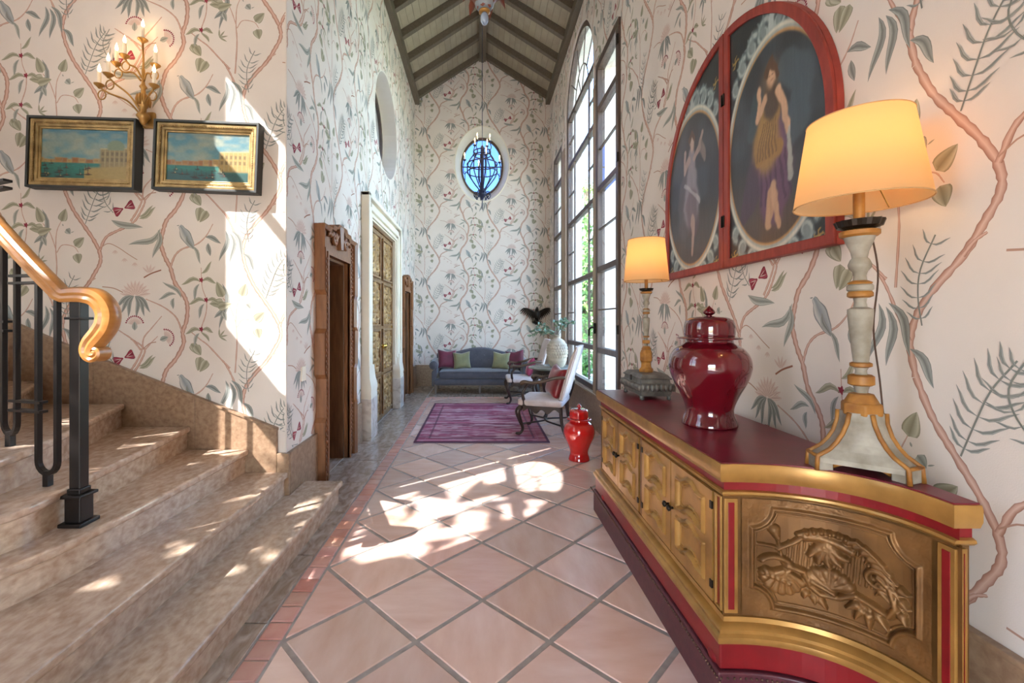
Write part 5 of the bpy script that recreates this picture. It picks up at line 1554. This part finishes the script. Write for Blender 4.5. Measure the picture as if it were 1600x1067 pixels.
    C *= (1 + .10 * vnoise(U * 90, V * 9, seed + 9) + .05 * vnoise(U * 200, V * 200, seed + 8))[..., None]
    return np.clip(C, 0, 1)
for s in (-1, 1):
    pn = MB().prism(half_arch(s, 0), dfn, .004, .035).build('panel_board', REDF, dip, world=True)
    o_, i_ = half_arch(s, 0), half_arch(s, .05)
    n = len(o_)
    m = MB()
    m.holed(o_, [i_], dfn, .034, .05)
    kids = [m.build('frame', REDF, pn, bevel=.004)]
    nx, ny = 132, 218
    u0, u1 = sorted((s * .03, s * (DR - .03)))
    U, V = np.meshgrid(np.linspace(u0, u1, nx), np.linspace(DZ0 + .03, DSP + DR - .03, ny))
    C = figure(U, V, s, 31 if s > 0 else 47)
    keep = (np.hypot(U, np.maximum(V - DSP, 0)) < DR - .035)
    P = np.stack([np.full_like(U, XR - .0365), DC - U, V], -1)
    kids.append(color_grid('painted_surface', P, C, keep, PAINT, pn))
    for z in (DZ0 + .25, DZ0 + 1.0):
        kids.append(MB().prism(rect(s * .004 - .012, s * .004 + .012, z, z + .07), dfn, .05, .056).build('hinge', DARKM, pn))
    for k in kids: k.location = (-XR, -DC, -DZ0)

# ------------------------------------------------------------------ hanging lights
def chandelier(x, y):
    t = thing('cage_chandelier', 'dark iron cage chandelier with candle bulbs hanging before the oval window', 'chandelier', (x, y, 3.42))
    Z = lambda z: z - 3.42
    MB().tube([(0, 0, Z(4.55)), (0, 0, ZR - .215 - 3.42)], .006, 6).build('hanging_rod', IRONB, t)
    MB().lathe([(.002, Z(3.42)), (.008, Z(3.45)), (.008, Z(3.60)), (.03, Z(3.64)), (.065, Z(3.68)), (.075, Z(3.72)), (.06, Z(3.78)), (.03, Z(3.82)), (.03, Z(4.55)), (.012, Z(4.58))], 16).build('central_shaft', IRONB, t, smooth='auto')
    for r, z in ((.15, 4.47), (.15, 4.40), (.27, 4.24), (.27, 4.10)):
        MB().tube([(r * math.cos(a), r * math.sin(a), Z(z)) for a in np.linspace(0, 2 * PI, 28, endpoint=False)], .010, 6, closed=True).build('ring', IRONB, t, smooth=True)
    for k in range(8):
        a = k * PI / 4 + .2; c, s = math.cos(a), math.sin(a)
        P = catmull([(.15 * c, .15 * s, Z(4.48)), (.16 * c, .16 * s, Z(4.4)), (.24 * c, .24 * s, Z(4.28)), (.27 * c, .27 * s, Z(4.17)), (.25 * c, .25 * s, Z(4.05)), (.15 * c, .15 * s, Z(3.90)), (.07 * c, .07 * s, Z(3.80)), (.05 * c, .05 * s, Z(3.72))], 4)
        MB().tube(P, .011, 6).build('rib', IRONB, t, smooth=True)
        Q = [(.06 * c, .06 * s, Z(3.72)), (.13 * c, .13 * s, Z(3.74)), (.15 * c, .15 * s, Z(3.68)), (.11 * c, .11 * s, Z(3.63)), (.10 * c, .10 * s, Z(3.68))]
        MB().tube(catmull(Q, 4), .009, 6).build('curl', IRONB, t, smooth=True)
        if k % 2: 
            MB().tube(catmull([(.15 * c, .15 * s, Z(4.44)), (.19 * c, .19 * s, Z(4.5)), (.17 * c, .17 * s, Z(4.57)), (.16 * c, .16 * s, Z(4.60))], 4), .008, 6).build('arm', IRONB, t, smooth=True)
            candle(t, (.16 * c, .16 * s, Z(4.62)), .07, 2.6, cup=IRONB)
        else:
            MB().tube(catmull([(.27 * c, .27 * s, Z(4.10)), (.33 * c, .33 * s, Z(4.05)), (.34 * c, .34 * s, Z(4.18)), (.32 * c, .32 * s, Z(4.28))], 4), .008, 6).build('arm', IRONB, t, smooth=True)
            MB().tube([(.31 * c, .31 * s, Z(4.1)), (.31 * c, .31 * s, Z(3.93))], .007, 6).build('drop', IRONB, t)
            candle(t, (.32 * c, .32 * s, Z(4.30)), .07, 2.6, cup=IRONB)
chandelier(.04, 8.0)
near = thing('painted_chandelier', 'painted turned-wood chandelier with red leaves hanging high overhead from the ridge', 'chandelier', (.03, 3.0, 3.43))
GLASSF = M('smoky glass finial', '8FA0B8', .08, coat=1.0)
REDLEAF = M('russet painted leaf', '6E3426', .5, col2='84482E', ns=9)
BLUEG = M('blue grey paint', '8A949A', .45, col2='7A848C', ns=8)
MB().lathe([(.002, 0), (.014, .004), (.024, .02), (.028, .045), (.025, .065), (.018, .08)], 20).build('finial', GLASSF, near, smooth=True)
MB().lathe([(.03, .078), (.038, .084), (.036, .095), (.024, .1)], 24).build('gilt_collar', GOLDL, near, smooth=True)
MB().lathe([(.03, .1), (.05, .11), (.062, .13), (.064, .15), (.05, .165), (.045, .18), (.06, .20), (.062, .23), (.04, .26), (.03, .34), (.05, .42), (.03, .5), (.02, .9)], 24).build('turned_stem', BLUEG, near, smooth=True)
MB().tube([(0, 0, .9), (0, 0, ZR - .215 - 3.43)], .008, 6).build('hanging_rod', IRON, near)
for k in range(6):
    a = k * PI / 3 + .25; c, s = math.cos(a), math.sin(a); sd = (-s, c)
    P = []
    for t_ in np.linspace(0, 1, 7):
        r = .045 + .10 * t_; z = .10 + .10 * math.sin(t_ * PI * .9); w = .042 * math.sin(PI * (.12 + .86 * t_)) * (1 + .25 * math.sin(t_ * 16))
        P.append([(r * c + sd[0] * w * q, r * s + sd[1] * w * q, z + .012 * abs(q)) for q in (-1, -.5, 0, .5, 1)])
    m = MB().grid(P); m.grid([[(p[0], p[1], p[2] - .006) for p in row] for row in P]); m.build('leaf', REDLEAF, near, smooth=True)
    MB().tube(catmull([(.04 * c, .04 * s, .30), (.25 * c, .25 * s, .36), (.45 * c, .45 * s, .52), (.5 * c, .5 * s, .72)], 5), .012, 7).build('arm', BLUEG, near, smooth=True)
    candle(near, (.5 * c, .5 * s, .74), .10, 1.5, cup=GOLDL)  # lit candles above the view, added for fill light

# ------------------------------------------------------------------ rug
rug = thing('rug', 'worn magenta and plum woven rug with a dark border on the tiles', 'rug', (.02, 6.56, .003))
w, h = 1.62, 2.5
nx, ny = 130, 240
U, V = np.meshgrid(np.linspace(-w / 2, w / 2, nx), np.linspace(-h / 2, h / 2, ny))
C = np.zeros(U.shape + (3,)); C[:] = s2l('883E56')
def mixr(mask, col, k=1.0):
    mm_ = (np.clip(mask, 0, 1) * k)[..., None]; C[:] = C * (1 - mm_) + np.array(s2l(col)) * mm_
band = vnoise(U * .8, V * 9, 1); fine = vnoise(U * 3 + 7, V * 48, 2)
mixr((band > .05) * 1.0, '8E4A6A', .7); mixr((band < -.35) * 1.0, '5E2E4C', .7); mixr((fine > .15) * 1.0, 'A45A78', .5); mixr((fine < -.4) * 1.0, '4E2A48', .6)
worn = vnoise(U * 2.2, V * 7, 5) * .5 + vnoise(U * 14, V * 60, 6) * .5
mixr((worn - .12) * 5, 'B8A0AC', .55); mixr((vnoise(U * 3.5, V * 38, 15) - .25) * 6, 'C4AEB8', .6); mixr((vnoise(U * 2.5, V * 26, 16) - .3) * 6, '6A2A4A', .6)
mixr(np.clip((U - .45) * 3, 0, 1) * (vnoise(U * 3, V * 3, 8) > -.2), '8A4A44', .6)
ed = np.minimum(w / 2 - np.abs(U), h / 2 - np.abs(V))
mixr(ed < .035, '3A2036', .85); mixr((ed > .16) & (ed < .185), '4A2840', .7); mixr((ed > .12) & (ed < .135), '9A6A80', .5)
P = np.stack([U, V, .009 + .0008 * vnoise(U * 60, V * 60, 3)], -1)
color_grid('pile', P, np.clip(C * np.array([1.3, 1.2, 1.15]), 0, 1), None, RUGM, rug)
MB().box(-w / 2, w / 2, -h / 2, h / 2, 0, .0075).build('backing', M('rug edge', '4A2840', .9), rug)
m = MB()
for s in (-1, 1):
    for x in np.arange(-w / 2 + .008, w / 2, .016):
        m.bar((x, s * h / 2, .004), (x + random.uniform(-.006, .006), s * (h / 2 + .03), .003), .007, .003)
m.build('fringe', M('rug fringe', '9A7A88', .9), rug)['kind'] = 'stuff'
# ------------------------------------------------------------------ sofa
sofa = thing('sofa', 'grey velvet camelback sofa with rolled arms against the far wall', 'sofa', (0, 9.22, 0))
SW = .97
def rrect(hx, hy, r, n=4):
    P = []
    for cx, cy, a in ((hx - r, hy - r, 0), (-hx + r, hy - r, PI / 2), (-hx + r, -hy + r, PI), (hx - r, -hy + r, 3 * PI / 2)):
        P += [(cx + r * math.cos(a + PI / 2 * k / n), cy + r * math.sin(a + PI / 2 * k / n)) for k in range(n + 1)]
    return P
def cushion(hx, hy, z0, z1, r, c=(0, 0), puff=.02):
    rings = []
    for f, k in ((0, .93), (.12, .985), (.3, 1.0), (.7, 1.0), (.88, .985), (1, .93)):
        rings.append([(c[0] + x * k, c[1] + y * k, z0 + (z1 - z0) * f) for x, y in rrect(hx, hy, r)])
    rings.append([(c[0] + x * .5, c[1] + y * .5, z1 + puff) for x, y in rrect(hx, hy, r)])
    return MB().loft(rings)
cushion(SW - .06, .40, .17, .31, .03, (0, -.01), .0).build('seat_rail', GREYF, sofa, smooth='auto')
cu = cushion(SW - .15, .36, .31, .45, .05, (0, -.06), .02).build('seat_cushion', GREYF, sofa, smooth=True)
MB().tube([(x * (SW - .15), y * .36 - .06, .325) for x, y in ((-1, -1), (1, -1))], .008, 6).build('piping', GREYF, cu)
MB().tube([(x * (SW - .15), y * .36 - .06, .44) for x, y in ((-1, -1), (1, -1))], .008, 6).build('piping', GREYF, cu)
rings = []
for x in np.linspace(-SW + .06, SW - .06, 33):
    q = x / (SW - .06); top = .76 + .13 * math.cos(min(1, abs(q) * 1.15) * PI) * .5 + .065
    rings.append([(x, .22, .40), (x, .20, .55), (x, .235, top - .1), (x, .23, top - .03), (x, .26, top), (x, .31, top - .005), (x, .345, top - .05), (x, .35, .6), (x, .35, .20), (x, .25, .20)])
bk = MB().loft(rings).build('back', GREYF, sofa, smooth='auto')
for r_, z in enumerate((.62, .72)):
    for k in range(9):
        x = -.72 + .18 * k + (.09 if r_ else 0)
        if x < .75: MB().ell((x, .215 + (.012 if r_ else 0), z), (.014, .01, .014), 8, 6).build('button', GREYF, bk, smooth=True)
for s in (-1, 1):
    prof_ = [(-.07, .17), (-.07, .50)] + [(.0 + .085 * math.cos(a), .585 + .085 * math.sin(a)) for a in np.linspace(PI * 1.05, -PI * .55, 14)] + [(.035, .46), (.035, .17)]
    MB().loft([[(s * (SW - .05 + u * 1.0), y, v - (.02 if y < -.3 else 0)) for u, v in prof_] for y in (-.37, -.34, 0, .2, .33)]).build('arm', GREYF, sofa, bevel=.012, smooth='auto')
    o = MB().lathe([(.004, 0), (.06, .002), (.066, .008), (.06, .012)], 16).build('arm_rosette', GREYF, sofa, smooth=True)
    o.rotation_euler = (PI / 2, 0, 0); o.location = (s * (SW - .05), -.366, .565)
for x, y in ((-.88, -.36), (0, -.37), (.88, -.36), (-.88, .3), (.88, .3)):
    MB().loft([[(x + a * .016, y + b * .016, 0) for a, b in ((-1, -1), (1, -1), (1, 1), (-1, 1))], [(x + a * .026, y + b * .026, .18) for a, b in ((-1, -1), (1, -1), (1, 1), (-1, 1))]]).build('leg', M('worn sofa leg', '6E6058', .5), sofa, bevel=.003)
def put_pillow(mat, loc, rot, w, h, t, label, nm='cushion', group=None):
    o = pillow(w, h, t).build(nm, mat, None, smooth=True)
    import bmesh
    bm = bmesh.new(); bm.from_mesh(o.data); bmesh.ops.remove_doubles(bm, verts=bm.verts, dist=.0005); bm.to_mesh(o.data); bm.free()
    o.location = loc; o.rotation_euler = rot
    return tag(o, label, 'cushion', group)
put_pillow(MAROF, (-.68, 9.19, .665), (-.24, .05, .25), .40, .40, .15, 'burgundy velvet cushion leaning in the sofa corner near the far doorframe', group='cushions on the sofa')
put_pillow(OLIVF, (-.37, 9.16, .64), (-.25, -.06, .1), .36, .36, .14, 'olive velvet cushion beside the burgundy one near the far doorframe', group='cushions on the sofa')
put_pillow(OLIVF, (.43, 9.16, .635), (-.25, .08, -.1), .36, .36, .14, 'olive velvet cushion towards the window side of the sofa', group='cushions on the sofa')
put_pillow(MAROF, (.72, 9.19, .655), (-.24, -.12, -.28), .40, .40, .15, 'burgundy velvet cushion in the sofa corner on the window side', group='cushions on the sofa')

# ------------------------------------------------------------------ armchairs
def armchair(label, loc, rz):
    t = thing('armchair', label, 'armchair', loc, rz, 'carved armchairs by the window')
    cushion(.33, .285, .375, .455, .04, (0, -.02), .018).build('seat', LINEN, t, smooth=True)
    # high raked back
    rings = []
    for f in np.linspace(0, 1, 9):
        z = .44 + .68 * f; y = .235 + .17 * f + .03 * f * f; hw = .285 - .01 * math.sin(PI * f)
        th = .07 * (1 if 0 < f < 1 else .6)
        k = .04 * math.exp(-((f - 1) * 6) ** 2)
        rings.append([(x * hw, y + d * th / 2, z + (0 if f < 1 else -.0)) for x, d in ((-1, -.6), (-.9, -1), (0, -1.25), (.9, -1), (1, -.6), (1, .6), (.9, 1), (-.9, 1), (-1, .6))])
    b = MB().loft(rings).build('backrest', LINEN, t, smooth='auto')
    for s in (-1, 1):
        MB().tube([(s * .287, .235 + .17 * f + .03 * f * f, .44 + .68 * f) for f in np.linspace(0, 1, 8)], .008, 6).build('piping', LINEN, b, smooth=True)
    for s in (-1, 1):
        P = catmull([(s * .29, -.26, .36), (s * .315, -.30, .30), (s * .30, -.275, .19), (s * .275, -.245, .09), (s * .28, -.265, .03), (s * .30, -.30, .012)], 4)
        MB().tube(P, np.interp(np.linspace(0, 1, len(P)), [0, .2, .55, .8, .92, 1], [.034, .036, .02, .016, .02, .024]), 10).build('leg', DWOOD, t, smooth=True)
        MB().ell((s * .30, -.305, .018), (.026, .03, .018), 10, 6).build('foot', DWOOD, t, smooth=True)
        P = catmull([(s * .27, .23, .46), (s * .27, .235, .30), (s * .27, .25, .15), (s * .275, .30, .0)], 4)
        MB().tube(P, np.interp(np.linspace(0, 1, len(P)), [0, .6, 1], [.028, .02, .018]), 8).build('leg', DWOOD, t, smooth=True)
        P = catmull([(s * .29, .29, .74), (s * .32, .17, .735), (s * .335, .02, .69), (s * .33, -.12, .665), (s * .335, -.21, .675), (s * .33, -.245, .655), (s * .325, -.235, .635)], 5)
        a = MB().tube(P, np.interp(np.linspace(0, 1, len(P)), [0, .5, .85, 1], [.02, .021, .028, .018]), 10).build('arm', M('polished arm wood', '5E4A3C', .25, col2='46362C', ns=7), t, smooth=True)
        P = catmull([(s * .33, -.16, .66), (s * .315, -.20, .60), (s * .33, -.235, .53), (s * .31, -.225, .45), (s * .31, -.215, .37)], 4)
        MB().tube(P, np.interp(np.linspace(0, 1, len(P)), [0, .4, 1], [.02, .018, .026]), 8).build('arm_post', DWOOD, a, smooth=True)
    def apron(L, fn):
        P = [(-L, .38), (L, .38)] + [(L * (1 - 2 * k / 24), .325 - .025 * math.cos(k / 24 * 6 * PI) - .02 * math.sin(PI * k / 24)) for k in range(25)]
        return MB().prism(P, fn, -.014, .014)
    apron(.27, lambda u, v, d: (u, -.27 + d, v)).build('apron', DWOOD, t, bevel=.004)
    for s in (-1, 1): apron(.24, lambda u, v, d: (s * .29 + d, u, v)).build('apron', DWOOD, t, bevel=.004)
    MB().tube(catmull([(-.27, -.25, .14), (-.1, -.05, .15), (0, 0, .155), (.1, -.05, .15), (.27, -.25, .14)], 4), .012, 6).build('stretcher', DWOOD, t, smooth=True)
    MB().tube(catmull([(-.27, .26, .14), (-.1, .04, .15), (0, 0, .155), (.1, .04, .15), (.27, .26, .14)], 4), .012, 6).build('stretcher', DWOOD, t, smooth=True)
    return t
armchair('pale linen armchair with carved dark legs nearest the red floor jar', (.86, 5.84, .011), math.radians(-109))
armchair('pale linen armchair with carved dark legs between the round table and the sofa', (.78, 8.04, 0), math.radians(-90))
put_pillow(CRIMF, (.985, 5.80, .665), (-.30, .10, math.radians(-82)), .43, .42, .16, 'crimson silk cushion propped on the nearer linen armchair')
put_pillow(M('pink velvet', '9A2850', .6, sheen=.3), (.90, 8.02, .62), (-.3, -.1, math.radians(-90)), .34, .34, .13, 'deep pink cushion on the farther linen armchair')

# ------------------------------------------------------------------ side table, vase and sprigs
tb = thing('side_table', 'round grey marble table on carved dark legs between the armchairs', 'table', (1.12, 6.86, 0))
n = 48
ring = lambda r, z: [((r + .012 * math.cos(8 * 2 * PI * i / n)) * math.cos(2 * PI * i / n), (r + .012 * math.cos(8 * 2 * PI * i / n)) * math.sin(2 * PI * i / n), z) for i in range(n)]
MB().loft([ring(.36, .715), ring(.375, .722), ring(.375, .74), ring(.365, .748)]).build('top', GMARB, tb, smooth='auto')
MB().lathe([(.29, .60), (.30, .61), (.30, .70), (.32, .716)], 32).build('frieze', DWOOD, tb, smooth='auto')
for k in range(4):
    a = k * PI / 2 + PI / 4 + .2; c, s = math.cos(a), math.sin(a)
    P = catmull([(.27 * c, .27 * s, .66), (.31 * c, .31 * s, .56), (.27 * c, .27 * s, .38), (.22 * c, .22 * s, .2), (.24 * c, .24 * s, .07), (.30 * c, .30 * s, .015)], 4)
    MB().tube(P, np.interp(np.linspace(0, 1, len(P)), [0, .25, .7, 1], [.045, .04, .022, .03]), 10).build('leg', DWOOD, tb, smooth=True)
    MB().prism([(-.17, .62), (.17, .62), (.13, .57), (.06, .585), (0, .55), (-.06, .585), (-.13, .57)], lambda u, v, d: ((.285 + d) * math.cos(a + PI / 4) - u * math.sin(a + PI / 4), (.285 + d) * math.sin(a + PI / 4) + u * math.cos(a + PI / 4), v), -.09, -.07).build('carved_apron', DWOOD, tb)
MB().lathe([(.03, .16), (.07, .175), (.07, .19), (.03, .2)], 16).build('stretcher_boss', DWOOD, tb, smooth=True)
for k in range(2):
    a = k * PI / 2 + PI / 4 + .2; MB().tube([(.225 * math.cos(a), .225 * math.sin(a), .185), (0, 0, .185), (-.225 * math.cos(a), -.225 * math.sin(a), .185)], .014, 6).build('stretcher', DWOOD, tb)
vz = thing('ceramic_vase', 'chalky ribbed ceramic vase standing on the marble table', 'vase', (1.17, 6.80, .748))
prof_ = [(p.x, p.y) for p in catmull([(.085, 0, 0), (.10, .01, 0), (.13, .07, 0), (.152, .17, 0), (.155, .26, 0), (.14, .34, 0), (.10, .405, 0), (.055, .435, 0), (.05, .455, 0), (.058, .47, 0)], 7)]
n = 96; rings = []
for r, z in prof_:
    ring = []
    for i in range(n):
        b = 0
        row = int((z - .14) / .045)
        if .14 < z < .36:
            f = ((z - .14) / .045) % 1; ph = (i + 2 * (row % 2)) % 4
            b = .007 if (.15 < f < .85 and ph < 3) else -.003
        elif .36 < z < .40 or .08 < z < .14: b = .003 * (1 if int(z / .012) % 2 else -1)
        ring.append(((r + b) * math.cos(2 * PI * i / n), (r + b) * math.sin(2 * PI * i / n), z))
    rings.append(ring)
MB().loft(rings).build('body', CERAM, vz, smooth='auto')
MB().lathe([(.048, .47), (.058, .475), (.058, .482), (.046, .486), (.044, .46)], 32).build('rim', CERAM, vz, smooth=True)
spr = thing('eucalyptus_sprigs', 'grey-green eucalyptus sprigs arching out of the ceramic vase', 'plant', (1.17, 6.80, 1.20))
leafm = None
rr = random.Random(5)
for k, (dx, dy, dz, l) in enumerate(((-.9, -.3, .25, .44), (-.8, .1, .5, .34), (-.6, -.5, .12, .34), (.5, .2, .85, .30), (.3, -.35, .8, .32), (.65, -.1, .6, .34), (-.1, -.3, .7, .26), (-.95, -.1, .05, .42))):
    d = Vector((dx, dy, dz)).normalized()
    P = catmull([(0, 0, 0), d * l * .4 + Vector((0, 0, .06)), d * l * .75 + Vector((0, 0, .05)), d * l + Vector((0, 0, -.01))], 4)
    st = MB().tube(P, .004, 5).build('stem', STEMM, spr)
    for i in range(3, len(P)):
        for s in (-1, 1):
            if leafm is None:
                a = [(0.028 * math.cos(q) + .028, .024 * math.sin(q), .006 * math.cos(2 * q)) for q in np.linspace(0, 2 * PI, 8, endpoint=False)]
                m = MB().add(a + [(.028, 0, -.003)], [(j, (j + 1) % 8, 8) for j in range(8)]); lf = m.build('leaf', EUCA, st, fix=False); leafm = lf
            else:
                lf = leafm.copy(); COL.objects.link(lf); lf.parent = st
            lf.location = P[i]; lf.rotation_euler = (rr.uniform(-.8, .8), rr.uniform(-.8, .6), rr.uniform(0, 2 * PI)); q = rr.uniform(.7, 1.25); lf.scale = (q, q, q)

# ------------------------------------------------------------------ eagle bracket in the far corner
eg = thing('eagle_bracket', 'dark bronze eagle with spread wings on the far wall above the sofa', 'wall ornament', (1.24, YB - .0, 1.42))
MB().ell((0, -.14, .16), (.075, .085, .11), 14, 10).build('body', DARKM, eg, smooth=True)
MB().tube(catmull([(0, -.16, .24), (0, -.19, .29), (.0, -.21, .31), (.0, -.25, .29)], 4), [.045 - .03 * k / 12 for k in range(13)], 10).build('head', DARKM, eg, smooth=True)
for s in (-1, 1):
    wg = MB().tube(catmull([(s * .05, -.10, .2), (s * .12, -.1, .25), (s * .2, -.09, .29), (s * .29, -.07, .305)], 3), [.03, .028, .026, .024, .022, .021, .02, .018, .016, .012], 8).build('wing', DARKM, eg, smooth=True)
    for k in range(9):
        f = k / 8; b = Vector((s * (.06 + .22 * f), -.09 + .02 * f, .22 + .085 * f)); tip = b + Vector((s * (.02 + .06 * f), .01, -.20 + .12 * f))
        m = MB().loft([[b + Vector((-s * .018, 0, 0)), b + Vector((0, -.006, 0)), b + Vector((s * .018, 0, 0)), b + Vector((0, .004, 0))], [(b + tip) / 2 + Vector((-s * .02, 0, 0)), (b + tip) / 2 + Vector((0, -.007, 0)), (b + tip) / 2 + Vector((s * .02, 0, 0)), (b + tip) / 2 + Vector((0, .004, 0))], [tip + Vector((-s * .004, 0, 0)), tip + Vector((0, -.002, 0)), tip + Vector((s * .004, 0, 0)), tip + Vector((0, .002, 0))]])
        m.build('feather', DARKM, wg)
    MB().tube([(s * .03, -.14, .08), (s * .035, -.15, .02), (s * .03, -.17, .0)], [.022, .016, .014], 8).build('leg', DARKM, eg, smooth=True)
MB().lathe([(.03, -.06), (.07, -.03), (.10, -.01), (.11, .005), (.10, .015)], 16, (0, -.13, 0)).build('perch', DARKM, eg, smooth=True)
MB().box(-.03, .03, -.1, -.001, -.05, .14).build('wall_plate_mount', DARKM, eg, bevel=.006)
for k in range(5): 
    m = MB().tube([((k - 2) * .012, -.1, .08), ((k - 2) * .028, -.08, -.02)], [.016, .006], 6); m.build('tail_feather', DARKM, eg)
